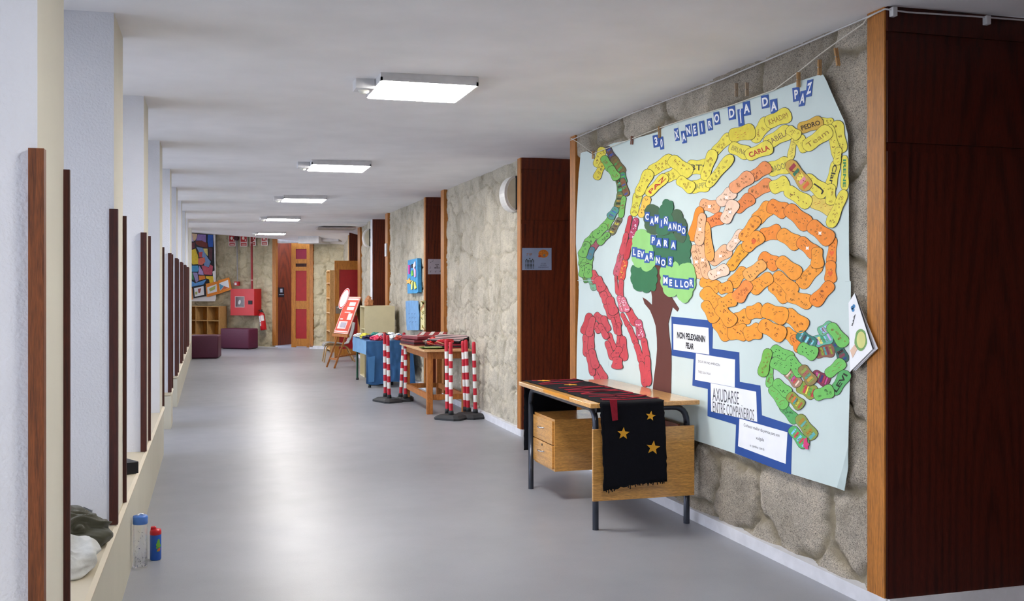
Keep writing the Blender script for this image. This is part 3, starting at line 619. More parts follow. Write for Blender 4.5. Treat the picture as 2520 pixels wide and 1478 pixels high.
for i, (x0, y0, x1, y1, w_, k) in enumerate(FT):
    s_, ml = (Sheet(), []) if i in single else (rest, restm)
    w = .0022 + (i % 4) * .0012
    s_.px(outline(x0, y0, x1, y1, w_, .9), w - .0004, mslot(ml, P('#3a2f28', .8)), .0004)
    body = outline(x0, y0, x1, y1, w_); s_.px(body, w, mslot(ml, P(k, .7, 0, .1, 30)), .0005)
    L = math.hypot(x1 - x0, y1 - y0); dx, dy = (x1 - x0) / L, (y1 - y0) / L; nx, ny = -dy, dx
    def loc(a, b_): return (x0 + dx * L * a + nx * w_ / 2 * b_, y0 + dy * L * a + ny * w_ / 2 * b_)
    if k in STRIPES:
        sc_ = STRIPES[k]; nb = 5
        for j in range(nb):
            a0 = .1 + j * .17 + random.uniform(0, .04); a1 = a0 + random.uniform(.07, .14); t = .62
            s_.mb.add([s_.pt(*bp(*loc(a, b_)), w + .0004) for a, b_ in ((a0, -t), (a0 + .05, t), (a1 + .05, t), (a1, -t))], [(0, 1, 2, 3)], mslot(ml, P(sc_[(i + j) % len(sc_)], .7)))
    if k in STAR_RED or k == '#d0453a':
        for j in range(16):
            a, b_ = random.uniform(.08, .92), random.uniform(-.65, .65); c_ = loc(a, b_); r_ = random.uniform(.9, 1.7)
            s_.mb.add([s_.pt(*bp(c_[0] + r_ * math.cos(q_), c_[1] + r_ * math.sin(q_)), w + .0005) for q_ in (0, 1.05, 2.1, 3.14, 4.2, 5.25)], [tuple(range(6))], mslot(ml, P('#f0d8e4' if k != '#d0453a' else '#e8c040', .7)))
    word = WORDS.get((x0, y0))
    if word:
        t, hc, bd, kk = word; hgt = w_ * .4; flip = -1 if dx < 0 and abs(dx) > .3 else 1
        ux, uy = (dx * L * .78 / (len(t) * .92), dy * L * .78 / (len(t) * .92)); vx, vy = ny * 0 - nx * 0 + (dy), -(dx)
        vx, vy = (dy, -dx)
        c_ = loc(.5, 0); o_ = (c_[0] - vx * hgt / 2, c_[1] - vy * hgt / 2)
        s_.text(t, o_, (dx, dy), (vx * hgt, vy * hgt), w + .0005, mslot(ml, P(hc, .7)), bd, L * .82)
    elif k not in ('#f58a1f',):
        inks = {'y': ['#4a6a3a', '#5a4a2a', '#b8402a', '#2a2a2a'], 'o': ['#6a4a20', '#8a5a2a', '#7a3a1a'], 'r': ['#7a1a2a', '#5a2040'], 'g': ['#24502a', '#1a2a1a', '#8a4a2a']}
        fam = 'y' if k in (y1, y2, y3) else 'r' if k in (r1, r2) else 'g' if k in (gA, gB, g1, g2) else 'o'
        col_ = random.choice(inks[fam]); nm = int(L / 5) if fam != 'r' else 2
        mi = mslot(ml, P(col_, .7)); sty = random.randrange(4)
        for j in range(nm):
            a, b_ = (random.uniform(.12, .88), random.uniform(-.55, .55)); c_ = loc(a, b_); r_ = random.uniform(1.2, 2.6)
            if sty == 0: s_.line([(c_[0] - r_, c_[1]), (c_[0] + r_, c_[1] - r_)], .8, w + .0005, mi)
            elif sty == 1: s_.line([(c_[0] + r_ * math.cos(q_), c_[1] + r_ * math.sin(q_)) for q_ in (0, 1.3, 2.6, 3.9, 5.2, 6.3)], .7, w + .0005, mi)
            elif sty == 2: s_.line([(c_[0] - r_, c_[1] + r_), (c_[0], c_[1] - r_), (c_[0] + r_, c_[1] + r_)], .8, w + .0005, mi)
            else: s_.line([(c_[0] - 1, c_[1] - 1), (c_[0] + 1, c_[1] + 1)], 1.6, w + .0005, mi)
    if i in (0,): pass
    if (x0, y0) == (1979, 438): s_.line([(2003, 452), (2018, 462), (2026, 470), (2022, 477)], 3.6, w + .0005, mslot(ml, INK))
    if (x0, y0) in ((1835, 612), (2047, 644), (2053, 584)):
        c_ = loc(.55, 0); s_.px([(c_[0], c_[1] + 9), (c_[0] - 6, c_[1]), (c_[0] - 4, c_[1] - 6), (c_[0], c_[1] - 2), (c_[0] + 4, c_[1] - 6), (c_[0] + 6, c_[1])], w + .0007, mslot(ml, P('#e8652e', .7)), .0002)
    if k in (o5, o4) or (x0, y0) in ((1727, 502), (1994, 551), (1967, 591)):
        c_ = loc(.5, .1); s_.px([(c_[0] + (6 if j % 2 else 3) * math.cos(j * .785), c_[1] + (6 if j % 2 else 3) * math.sin(j * .785)) for j in range(8)], w + .0006, mslot(ml, P('#f6ece6', .7)), .0002)
    if i in single:
        s_.mb.build('footprint', ml, banner)
o = rest.mb.build('footprint', restm, banner, kind='stuff'); o['label'] = 'many smaller coloured paper footprints'
s_ = Sheet(); s_.px([(1985, 1080), (1992, 1075), (1994, 1088), (1999, 1092), (1995, 1098), (1996, 1105), (1990, 1104), (1984, 1098)], .009, 0, .001)
s_.mb.build('pink_tongue', P('#d8407a', .6), banner)
# --- clothes pegs and cord
def peg(px, py, label, cat='clothespin', dx=0, lean=0, grp='wooden pegs holding the banner', col='#b48a5a', L=.075):
    p = on_x(px, py, XB - .012)
    t = thing('clothespin', (p.x, p.y, p.z), label, cat, grp)
    for s_ in (-1, 1):
        q = MB(); q.X = Matrix.Translation(p) @ Matrix.Rotation(lean, 4, 'X')
        q.prism([(s_ * .003, -.005, -L / 2), (s_ * .003, .005, -L / 2), (s_ * .003, .005, L / 2), (s_ * .003, -.005, L / 2)], (0, 0, 0), (s_ * .006, 0, 0)); q.build('prong', P(col, .6), t)
    q = MB(); q.X = Matrix.Translation(p); q.tube([(-.01, 0, 0), (.01, 0, 0)], .004, 0, 8); q.build('spring', M['chrome'], t)
peg(1460, 381, 'clothespin at the far upper corner of the pale blue banner', lean=.1, L=.06)
peg(1555, 345, 'dark clothespin on the banner edge left of the blue number card', lean=.15, col='#7a4632', L=.06)
peg(1623, 325, 'wooden clothespin just above the blue number cards')
peg(1965, 196, 'wooden clothespin above the first letter of the last title word')
peg(2017, 166, 'clothespin at the near upper corner of the pale blue banner')
peg(1812, 221, 'left of the pair of empty clothespins stuck on the stone above the banner', grp='empty pegs on the stone wall', col='#a8947c')
peg(1838, 220, 'right of the pair of empty clothespins stuck on the stone above the banner', grp='empty pegs on the stone wall', col='#a8947c')
peg(2060, 140, 'empty clothespin hanging on the stone beside the big dark panel', lean=-.25, grp='empty pegs on the stone wall', L=.09)
def cord(name, pts, r, mat, label, cat='cord'):
    q = MB(); q.tube(pts, r, 0, 6); return tag(q.build(name, mat), label, cat)
XC = 2.835
cord('hanging_cord', [tuple(on_x(x, y, XC)) for x, y in ((1404, 339), (1430, 355), (1460, 378), (1555, 341), (1622, 315), (1700, 289), (1800, 259), (1905, 221), (1960, 180), (2020, 132), (2075, 92), (2125, 58), (2133, 45), (2160, 30))] , .0028, P('#d9d4c8', .7), 'thin white cord the banner hangs from, running up to the ceiling corner')
cord('cable', [tuple(on_x(x, y, 2.835)) for x, y in ((1404, 345), (1560, 277), (1780, 194), (1990, 104), (2132, 43), (2178, 22))] + [(2.95, 3.815, 2.66), (3.3, 3.815, 2.668), (3.95, 3.815, 2.676)], .004, P('#c8c6c8', .5), 'white cable clipped along the edge of the ceiling over the stone wall', 'cable')
for (px_, l_) in ((2200, 'cable clip at the ceiling corner of the big dark panel'), (2430, 'cable clip near the right end of the big dark panel')):
    p = on_y(px_, 20, 3.81); q = MB(); q.box(p.x - .012, p.x + .012, 3.8, 3.828, 2.635, 2.675, 0, .003); tag(q.build('cable_clip', P('#c8c6c8', .5)), l_, 'clip', 'cable clips under the ceiling')

# --- pad of drawings beside the banner
pad = thing('drawing_pad', tuple(on_x(2110, 905, 2.83)), 'fanned pad of white drawing sheets with a round green tree hanging beside the banner', 'drawing pad')
def flat(mb, pts, X, mi=0, th=.001): mb.prism([tuple(on_x(x, y, X)) for x, y in pts], (0, 0, 0), (th, 0, 0), mi)
q = MB(); flat(q, [(2090, 742), (2103, 722), (2160, 857), (2105, 912), (2090, 890)], 2.838, 0, .002); flat(q, [(2092, 742), (2102, 723), (2153, 862), (2100, 912)], 2.834, 0, .002)
q.build('back_sheets', P('#cfcfd6', .7), pad)
q = MB(); flat(q, [(2088, 745), (2103, 721), (2147, 859), (2092, 914)], 2.826, 0, .0015)
flat(q, [(2150, 857), (2106, 722), (2104, 722), (2147, 860)], 2.829, 3)
th_ = [2 * math.pi * j / 20 for j in range(20)]
flat(q, [(2118 + 15 * math.cos(t) * (1 + .08 * math.sin(5 * t)), 836 + 27 * math.sin(t)) for t in th_], 2.8245, 1, .0008)
flat(q, [(2119 + 11 * math.cos(t), 836 + 21 * math.sin(t)) for t in th_], 2.823, 2, .0008)
flat(q, [(2092, 862), (2104, 846), (2110, 858), (2098, 880)], 2.8245, 4, .0008)
for cx_, cy_ in ((2097, 757), (2101, 753), (2099, 762)): flat(q, [(cx_ + 3.5 * math.cos(t), cy_ + 5 * math.sin(t)) for t in th_[::2]], 2.8245, 5, .0008)
for k in range(7): flat(q, [(2094 + k * 1.2 + random.uniform(-2, 2), 800 - k * 4), (2099 + k, 797 - k * 4), (2098 + k, 801 - k * 4)], 2.8245, 3, .0008)
q.build('top_sheet', [WHITE, P('#7aa864', .7), P('#d8d88a', .7), INK, P('#e0bfa8', .7), P('#4a8ac0', .7)], pad)

# ================================================================== DESK
dk = thing('teacher_desk', (2.47, 6.25, 0), 'beech school desk with dark steel legs and side drawers in front of the banner', 'desk')
q = MB(); q.box(2.11, 2.812, 5.53, 6.97, .737, .765, 0, .006); q.build('tabletop', M['beechtop'], dk)
q = MB(); q.box(2.1085, 2.115, 5.9, 6.4, .748, .7662, 0); q.build('worn_patch', P('#d08a1f', .5), dk)
r = .019; z1 = .715
def leg(mb, pts): mb.tube(pts, r, 0, 14)
ly0, ly1, lx0, lx1 = 5.655, 6.93, 2.19, 2.785
q = MB(); q.tube([(lx0, ly0, 0), (lx0, ly0, z1 - .1)] + arc((lx0, ly0, z1 - .1), (lx0, ly0 + .1, z1), (lx0, ly0, z1)), r, 0, 14); q.build('leg', M['steel'], dk)
q = MB(); q.tube([(lx0, ly1, 0), (lx0, ly1, z1 - .1)] + arc((lx0, ly1, z1 - .1), (lx0, ly1 - .1, z1), (lx0, ly1, z1)), r, 0, 14); q.build('leg', M['steel'], dk)
q = MB(); q.tube([(lx1, ly0, 0), (lx1, ly0, z1 - .1)] + arc((lx1, ly0, z1 - .1), (lx1 - .1, ly0, z1), (lx1, ly0, z1)), r, 0, 14); q.build('leg', M['steel'], dk)
q = MB(); q.tube([(lx1, ly1, 0), (lx1, ly1, z1 - .1)] + arc((lx1, ly1, z1 - .1), (lx1, ly1 - .1, z1), (lx1, ly1, z1)), r, 0, 14); q.build('leg', M['steel'], dk)
q = MB(); q.tube([(lx0, ly0 + .1, z1), (lx0, ly1 - .1, z1)], r, 0, 14); q.tube([(lx1 - .1, ly0, z1), (lx0, ly0, z1)], r, 0, 14)
q.tube([(lx0 + .02, ly1, z1), (lx1, ly1, z1)], r * .8, 0, 10); q.tube([(lx1, ly0 + .02, .45), (lx1, ly1, .45)], r * .7, 0, 10); q.build('frame_rail', M['steel'], dk)
q = MB(); q.box(2.157, 2.815, ly0 - .045, ly0 - .027, .178, .602, 0, .002); q.build('end_panel', M['beech'], dk)
q = MB(); q.box(lx1 - .035, lx1 - .021, 5.7, 6.9, .32, .6, 0, .002); q.build('modesty_panel', M['cheek_mid'], dk)
q = MB(); q.box(2.215, 2.74, 6.475, 6.495, .2, .55); q.box(2.215, 2.74, 6.905, 6.925, .2, .55); q.box(2.215, 2.74, 6.495, 6.905, .2, .218); q.box(2.215, 2.74, 6.495, 6.905, .532, .55); q.box(2.72, 2.74, 6.495, 6.905, .218, .532)
cab = q.build('drawer_cabinet', M['beech'], dk)
for z0, z1_ in ((.215, .372), (.378, .535)):
    q = MB(); q.box(2.2, 2.216, 6.492, 6.908, z0, z1_, 0, .002); q.box(2.22, 2.7, 6.52, 6.88, z0 + .02, z0 + .1); dw = q.build('drawer', M['beech'], cab)
    # handles are kept at the same depth as the drawers
    q = MB(); zc_ = (z0 + z1_) / 2 + .015; q.tube([(2.2, 6.66, zc_), (2.178, 6.662, zc_), (2.172, 6.70, zc_), (2.178, 6.738, zc_), (2.2, 6.74, zc_)], .0045, 0, 8); q.build('handle', M['chrome'], cab)
q = MB(); q.X = Matrix.Translation((2.1985, 6.7, .35)) @ Matrix.Rotation(-math.pi / 2, 4, 'Y'); q.lathe([(0, 0), (.008, 0), (.008, .003), (0, .003)]); q.build('lock', M['rubber'], cab)
# --- black felt runner
CL = P('#0b0c14', .95, 0, .25, 60, .6, .2)
RED = P('#8f1f30', .9, 0, .15, 60, .4, .2); GOLD = P('#d69a1c', .7)
def runner_pt(s_, t):
    """s along the cloth from the near hem, t across (0 corridor side .. 1 wall side)"""
    w0 = 2.173 + t * .405; d1, d2, d3 = .50, 1.46, .5
    if s_ < d1:
        z = .768 - (d1 - s_); y = 5.524 - .004 * math.sin(t * 9 + z * 4) - .006 * math.sin(z * 6 + t * 2) * (.76 - z)
        return (w0 + .012 * math.sin(z * 5), min(y, 5.523), max(z, .0))
    if s_ < d1 + d2:
        y = 5.524 + (s_ - d1); return (2.173 + t * .405 - .012 * (y - 5.5), y, .7685 + .0012 * math.sin(y * 23 + t * 5))
    z = .768 - (s_ - d1 - d2); return (2.155 + t * .405, 6.986, z)
q = MB(); ns, ntt = 120, 22; vs = []; rs_ = random.Random(3)
for i in range(ns + 1):
    for j in range(ntt + 1):
        s_, t = 2.46 * i / ns, j / ntt
        if i == 0: s_ = -.015 * t + .05 * t * 1.2 + rs_.uniform(-.006, .006) - .01
        if j in (0, ntt): t += rs_.uniform(-.008, .008)
        vs.append(runner_pt(s_, t))
fs = [(i * (ntt + 1) + j, (i + 1) * (ntt + 1) + j, (i + 1) * (ntt + 1) + j + 1, i * (ntt + 1) + j + 1) for i in range(ns) for j in range(ntt)]
q.add(vs, fs, 0, True)
for k in range(26):
    t = rs_.random(); a = runner_pt(.0 + .04 * t, t); q.tube([a, (a[0] + rs_.uniform(-.01, .01), a[1] - .002, a[2] - rs_.uniform(.01, .03))], .0007, 0, 4)
run = q.build('felt_runner', CL, origin=(2.37, 6.2, .27)); sm = run.modifiers.new('thick', 'SOLIDIFY'); sm.thickness = .0025; sm.offset = 1
tag(run, 'long black felt runner with red lettering and yellow stars draped over the desk', 'cloth')
def on_hang(x, y): p = on_y(x, y, 5.512); return (p.x, 5.512, p.z)
def star(cx_, cy_, r_, a0=0): return [(cx_ + (r_ if k % 2 == 0 else r_ * .42) * math.sin(a0 + k * math.pi / 5), cy_ - (r_ if k % 2 == 0 else r_ * .42) * math.cos(a0 + k * math.pi / 5)) for k in range(10)]
for c_ in ((1601, 1023, 12.5, .15), (1534, 1066, 15.5, .05), (1607, 1101, 17.5, .12)):
    q = MB(); q.prism([on_hang(x, y) for x, y in star(*c_)], (0, 0, 0), (0, -.003, 0)); q.build('star', GOLD, run)
q = MB(); q.prism([on_hang(x, y) for x, y in ((1500, 984), (1518, 983), (1520, 1033), (1507, 1035), (1504, 1010))], (0, 0, 0), (0, -.003, 0)); q.build('red_strip', RED, run)
def on_top(x, y): p = on_z(x, y, .772); return (p.x, p.y, .772)
q = MB()
T = lambda pts: zc(1270, 900, 5.478, pts)
def stroke(pts, wd):
    q = MB()
    pts = [Vector(on_top(*p)) for p in T(pts)]
    for a, b_ in zip(pts[:-1], pts[1:]):
        d_ = (b_ - a).normalized(); nn = Vector((-d_.y, d_.x, 0)) * wd / 2; e = d_ * wd * .3
        q.prism([a + nn - e, b_ + nn + e, b_ - nn + e, a - nn - e], (0, 0, -.001), (0, 0, .002))
    q.build('red_lettering', RED, run)
for pts in ([(230, 197), (560, 192), (780, 180), (790, 172)], [(330, 235), (600, 205), (880, 215), (700, 232), (350, 248)], [(600, 297), (900, 280), (1180, 275), (1250, 290)], [(680, 320), (1000, 290), (1180, 278)], [(690, 322), (900, 325), (1330, 318)], [(720, 345), (1000, 350), (1350, 325)],
            [(900, 372), (1100, 340), (1400, 332), (1540, 355), (1560, 372), (1300, 385), (900, 378)], [(1000, 410), (1350, 405), (1740, 395)], [(1160, 440), (1400, 430), (1700, 405)], [(1180, 455), (1500, 452), (1900, 430)]):
    stroke(pts, .026)
for pts in (star(744, 256, 30), star(385, 201, 22)):
    a = T([(744, 256)])[0] if pts[0][0] < 800 and pts[0][0] > 600 else T([(385, 201)])[0]
    c_ = Vector(on_top(*a)); q = MB(); q.prism([(c_.x + (.05 if k % 2 == 0 else .021) * math.sin(k * math.pi / 5), c_.y + (.05 if k % 2 == 0 else .021) * math.cos(k * math.pi / 5), .773) for k in range(10)], (0, 0, 0), (0, 0, .002)); q.build('star', GOLD, run)

# ================================================================== CEILING LIGHTS
def ceiling_light(cx_, y0, label, zt=None):
    """square surface panel with a small presence sensor on its left"""
    zt = ceil_z(cx_) if zt is None else zt; x0, x1 = cx_ - .285, cx_ + .285; y1 = y0 + .57; zb = zt - .052
    t = thing('ceiling_light', (cx_, (y0 + y1) / 2, zb), label, 'ceiling light', 'square ceiling lights along the corridor')
    q = MB(); q.box(x0, x1, y0, y1, zt - .03, zt + .003, 0, .003)
    for a in ((x0, x0 + .012, y0, y1), (x1 - .012, x1, y0, y1), (x0, x1, y0, y0 + .012), (x0, x1, y1 - .012, y1)): q.box(a[0], a[1], a[2], a[3], zb + .003, zt - .028)
    q.build('frame', M['lampwhite'], t)
    q = MB(); q.box(x0 + .011, x1 - .011, y0 + .011, y1 - .011, zb - .001, zt - .03); q.build('diffuser', M['lamp'], t)
    sx0, sx1, sy0, sy1 = x0 - .115, x0 - .003, y0 + .19, y0 + .33
    q = MB(); q.box(sx0, sx1, sy0, sy1, zt - .062, zt + .002, 0, .005); sb = q.build('sensor_box', M['lampwhite'], t)
    q = MB(); q.X = Matrix.Translation(((sx0 + sx1) / 2, (sy0 + sy1) / 2, zt - .062)) @ Matrix.Rotation(math.pi, 4, 'X'); q.lathe([(0, .022), (.018, .019), (.03, .008), (.034, 0)], 0, 0, 0, 16); q.build('sensor_lens', P('#dfe0d8', .3), sb)
for y, l in ((5.71, 'nearest and largest lit square ceiling panel, above the beige desk area'), (9.84, 'second lit square ceiling panel counted from the camera'), (13.8, 'third lit square ceiling panel, middle of the row'), (18.0, 'fourth lit ceiling panel, last one before the ceiling drops')):
    ceiling_light(1.2, y, l)
ceiling_light(1.22, 21.9, 'farthest lit ceiling panel, hanging low before the end wall', 2.60)
def conv_ceiling_vent():
    q = MB(); a = on_z(812, 561, 2.6); q.box(2.0, 2.75, 20.2, 20.6, 2.575, 2.592); 
    for k in range(6): q.box(2.03, 2.72, 20.23 + k * .06, 20.25 + k * .06, 2.565, 2.577)
    tag(q.build('ceiling_vent', P('#b5aaa2', .5)), 'flat beige vent plate on the far ceiling at the right', 'vent')
conv_ceiling_vent()
ceiling_light(1.2, 1.5, 'unseen ceiling panel added to the row to light the near floor and pillars')  # extra panel above the view, added to brighten the near floor and piers
q = MB(); endbox(q, 765.5, 815, 581, 600.5, -.02, .55); tag(q.build('duct_box', M['lampwhite']), 'white boxed duct under the ceiling right of the red door', 'duct box')
q = MB(); endbox(q, 815, 856, 582, 595.5, -.02, .42); tag(q.build('duct_box', P('#c6c3c6', .6)), 'greyer boxed duct under the ceiling next to the dark panel', 'duct box')
# wall lamps, half discs on the stone
def sconce(y, zc_, label):
    t = thing('wall_lamp', (2.87, y, zc_), label, 'wall lamp', 'half round wall lamps')
    k = 18; prof = [(2.885 - .125 * math.cos(a), zc_ + .178 * math.sin(a)) for a in [math.pi * i / k - math.pi / 2 for i in range(k + 1)]]
    q = MB(); q.prism([(x, y, z) for x, z in prof], (0, 0, 0), (0, .19, 0)); q.build('shade', P('#dcdad6', .35), t)
    pr2 = [(2.885 - .1 * math.cos(a), zc_ + .155 * math.sin(a)) for a in [math.pi * i / k - math.pi / 2 for i in range(k + 1)]]
    q = MB(); q.prism([(x, y - .012, z) for x, z in pr2], (0, 0, 0), (0, .02, 0)); q.build('side_plate', P('#c9c2ae', .5), t)
    q = MB(); q.box(2.872, 2.9, y - .02, y + .16, zc_ - .16, zc_ + .17); q.build('back_plate', M['rubber'], t)
sconce(9.60, 2.362, 'half round white wall lamp high on the stone beside the sign with the orange picture')
sconce(19.3, 2.362, 'small far half round wall lamp on the stone near the open red door')

# ================================================================== SIGNS ON THE VENEER
def plane_sign(name, mapf, quad_, mat, label, cat, extra, group=None, th=(0, -.003, 0)):
    q = MB(); q.prism([tuple(mapf(*p)) for p in quad_], (0, 0, 0), th); o = q.build(name, mat); tag(o, label, cat, group)
    for nm, mt, fn in extra:
        q = MB(); fn(q); q.build(nm, mt, o)
    return o
def wr(q, mapf, txt, o_, U, V, off, bold=0.0):
    vs, fs = glyphs(txt, bold); q.add([tuple(mapf(o_[0] + U[0] * a + V[0] * b_, o_[1] + U[1] * a + V[1] * b_) + Vector(off)) for a, b_ in vs], fs, 0)
def disc(q, mapf, cx_, cy_, rx, ry, off, n_=14, mi=0):
    q.add([tuple(mapf(cx_ + rx * math.cos(6.283 * k / n_), cy_ + ry * math.sin(6.283 * k / n_)) + Vector(off)) for k in range(n_)], [tuple(range(n_))], mi)
mp1 = lambda x, y: on_y(x, y, 9.342)
def leaves(q):
    rr = random.Random(4)
    for sx_ in (1296, 1303.5, 1310.5):
        for k in range(7):
            y = 659 - k * 3.1
            for s_ in (-1, 1): disc(q, mp1, sx_ + s_ * 2.2, y, 1.7, 1.0, (0, -.0042, 0), 8)
        disc(q, mp1, sx_, 636 + abs(sx_ - 1303.5) * .3, 1.3, 1.8, (0, -.0042, 0), 8)
def sun(q): disc(q, mp1, 1337, 624, 12.5, 10, (0, -.004, 0), 16)
def sun2(q): disc(q, mp1, 1328, 630, 4, 3, (0, -.0046, 0), 10)
def sun3(q): disc(q, mp1, 1339, 628, 3.2, 3.2, (0, -.0046, 0), 10)
plane_sign('classroom_sign', mp1, [(1285, 610), (1357, 610), (1357, 664), (1285, 664)], P('#9fb0cf', .35, 0, .1, 8), 'laminated pale blue sign with an orange picture and leaves on the reddish wood panel', 'sign',
    [('orange_picture', P('#d9822e', .5, 0, .3, 60), sun), ('red_patch', P('#c8502a', .5), sun2), ('grey_spot', P('#8b8577', .5), sun3), ('leaf_print', P('#1f2a24', .6), leaves),
     ('writing', P('#a87a5a', .6), lambda q: wr(q, mp1, '2º EP', (1302, 628), (4.6, 0), (0, -5.5), (0, -.0045, 0), .03)),
     ('writing', P('#5f5a7a', .6), lambda q: (wr(q, mp1, 'TITORA', (1337, 650), (2.7, 0), (0, -3.0), (0, -.0045, 0)), wr(q, mp1, 'MONICA', (1337, 654.5), (2.7, 0), (0, -3.0), (0, -.0045, 0)), wr(q, mp1, 'FERNANDEZ', (1337, 659), (3.2, 0), (0, -3.0), (0, -.0045, 0))))])
mp2 = lambda x, y: on_y(x, y, 13.891)
def notes_(q):
    for x, y in ((1059.5, 644), (1058, 658), (1059, 667), (1071.5, 667), (1083, 666), (1064.5, 641)):
        disc(q, mp2, x, y + 1.5, 1.1, .9, (0, -.0045, 0), 8); q.add([tuple(mp2(a, b_) + Vector((0, -.0045, 0))) for a, b_ in ((x + .7, y + 1.5), (x + 1.2, y + 1.5), (x + 1.8, y - 2.5), (x + 1.2, y - 2.8))], [(0, 1, 2, 3)])
plane_sign('classroom_sign', mp2, [(1053, 637), (1086.5, 637), (1086.5, 674.5), (1053, 674.5)], P('#c3bfcc', .35, 0, .05), 'pale grey sign with music notes on the wood panel beside the blue star picture', 'sign',
    [('note_print', P('#4a4a55', .6), notes_), ('writing', INK, lambda q: (wr(q, mp2, 'AULA', (1075.5, 652), (2.6, 0), (0, -2.6), (0, -.0045, 0), .04), wr(q, mp2, 'DE', (1075.5, 656), (2.6, 0), (0, -2.6), (0, -.0045, 0), .04), wr(q, mp2, 'MÚSICA', (1075.5, 660), (2.6, 0), (0, -2.6), (0, -.0045, 0), .04)))])
# pictures on the third stone length
mx = lambda x, y: on_x(x, y, 2.80)
q = MB(); q.prism([tuple(on_x(x, y, 2.82)) for x, y in ((1004, 640), (1027, 635), (1028.5, 718), (1025, 721), (1003, 722), (1002, 690))], (0, 0, 0), (.055, 0, 0))
pic = tag(q.build('relief_picture', P('#3f97cf', .7, 0, .25, 20)), 'bright blue canvas with cut-out stars and fish shapes hung on the stone wall', 'picture')
def relief(nm, pts, col, dx=-.012):
    q = MB(); q.prism([tuple(on_x(x, y, 2.815)) for x, y in pts], (dx, 0, 0), (0, 0, 0)); q.build(nm, P(col, .7), pic)
relief('yellow_star', star(1007.5, 692, 8.5, .1), '#e8b85a'); relief('pink_shape', [(1006, 652), (1009.5, 652), (1009, 674), (1006.5, 674)], '#d03fa0')
relief('white_shape', [(1018, 652), (1023, 642), (1023, 655), (1019, 662)], '#f0e4ea'); relief('pink_shape', [(1020, 658), (1024, 664), (1024, 680), (1021, 682), (1020.5, 670)], '#e8bcd8')
relief('dark_shape', [(1013, 651), (1016.5, 649), (1017, 657), (1014, 659)], '#1a1a2a'); relief('green_shape', [(1013, 668), (1016, 665), (1017.5, 677), (1013.5, 679)], '#7ac850')
relief('yellow_ray', [(1013, 695), (1018, 690), (1016, 711), (1013, 713)], '#dfe88a'); relief('yellow_ray', [(1020, 693), (1022, 693), (1026, 708), (1021.5, 712)], '#e0e070')
q = MB(); pts_ = [(998, 741), (1010, 739), (1028, 740), (1029, 760), (1031, 775), (1030, 812), (1001, 812), (999, 780)]
q.prism([tuple(on_x(x, y, 2.825)) for x, y in pts_], (0, 0, 0), (.012, 0, 0))
for k in range(9):
    x, y = 1005 + (k * 7) % 20, 772 + (k // 3) * 10
    q.prism([tuple(on_x(a, b_, 2.824)) for a, b_ in ((x, y), (x + 3, y - 1.5), (x + 3.5, y - .6), (x + .5, y + 1))], (0, 0, 0), (-.001, 0, 0), 1)
tag(q.build('blue_board', [P('#6f9dcb', .8, 0, .15, 12), P('#3f5f8a', .8)]), 'light blue board with faint pencil writing standing behind the covered table', 'board')
q = MB(); q.prism([tuple(on_x(x, y, 2.83)) for x, y in ((1034.5, 739), (1044, 739), (1044.5, 811), (1035, 811))], (0, 0, 0), (.02, 0, 0)); fr_ = tag(q.build('ornate_picture', P('#d8cf9a', .7, 0, .3, 60)), 'narrow yellowish patterned picture standing right of the light blue board', 'picture')
q = MB(); rr = random.Random(9)
for k in range(26):
    x, y = rr.uniform(1036, 1043), rr.uniform(742, 808); a = rr.uniform(0, 3)
    q.prism([tuple(on_x(x + 2.4 * math.cos(a + b_), y + 3.5 * math.sin(a + b_), 2.828)) for b_ in (0, .5, 3.1, 3.7)], (0, 0, 0), (-.002, 0, 0), k % 3)
q.build('pattern', [P('#b5a12f', .7), P('#7a7a4a', .7), P('#c77a4a', .7)], fr_)
q = MB(); q.box(2.83, 2.852, 17.1, 17.25, on_x(954, 630, 2.85).z, on_x(954, 598, 2.85).z, 0, .003); tag(q.build('switch_box', M['lampwhite']), 'small white control box fixed to the wood trim', 'switch box')
p = on_x(1137, 921, 2.86); q = MB(); q.box(2.862, 2.9, p.y - .045, p.y + .045, p.z - .07, p.z + .05, 0, .004); tag(q.build('wall_socket', M['lampwhite']), 'white wall socket low on the stone behind the wooden workbench', 'socket')

# ================================================================== WORKBENCH AND ITS PILE
wbn = thing('wooden_workbench', (2.6, 11.95, 0), 'plain pine workbench with low stretchers and a pile of red crafts on it', 'table')
q = MB(); q.box(2.285, 2.83, 11.2, 12.75, .705, .73, 0, .003); q.build('tabletop', M['pinetop'], wbn)
for x, y in ((2.33, 11.25), (2.74, 11.25), (2.33, 12.63), (2.74, 12.63)):
    q = MB(); q.box(x, x + .065, y, y + .065, 0, .705, 0, .003); q.build('leg', M['pine'], wbn)
for b_ in ((2.345, 2.38, 11.31, 12.63, .625, .705), (2.755, 2.79, 11.31, 12.63, .625, .705), (2.395, 2.74, 11.265, 11.3, .625, .705), (2.395, 2.74, 12.645, 12.68, .625, .705)):
    q = MB(); q.box(*b_); q.build('apron', M['pine'], wbn)
for b_ in ((2.345, 2.38, 11.31, 12.63, .16, .22), (2.755, 2.79, 11.31, 12.63, .16, .22), (2.395, 2.74, 11.27, 11.295, .16, .22), (2.395, 2.74, 12.65, 12.675, .16, .22)):
    q = MB(); q.box(*b_); q.build('stretcher', M['pine'], wbn)
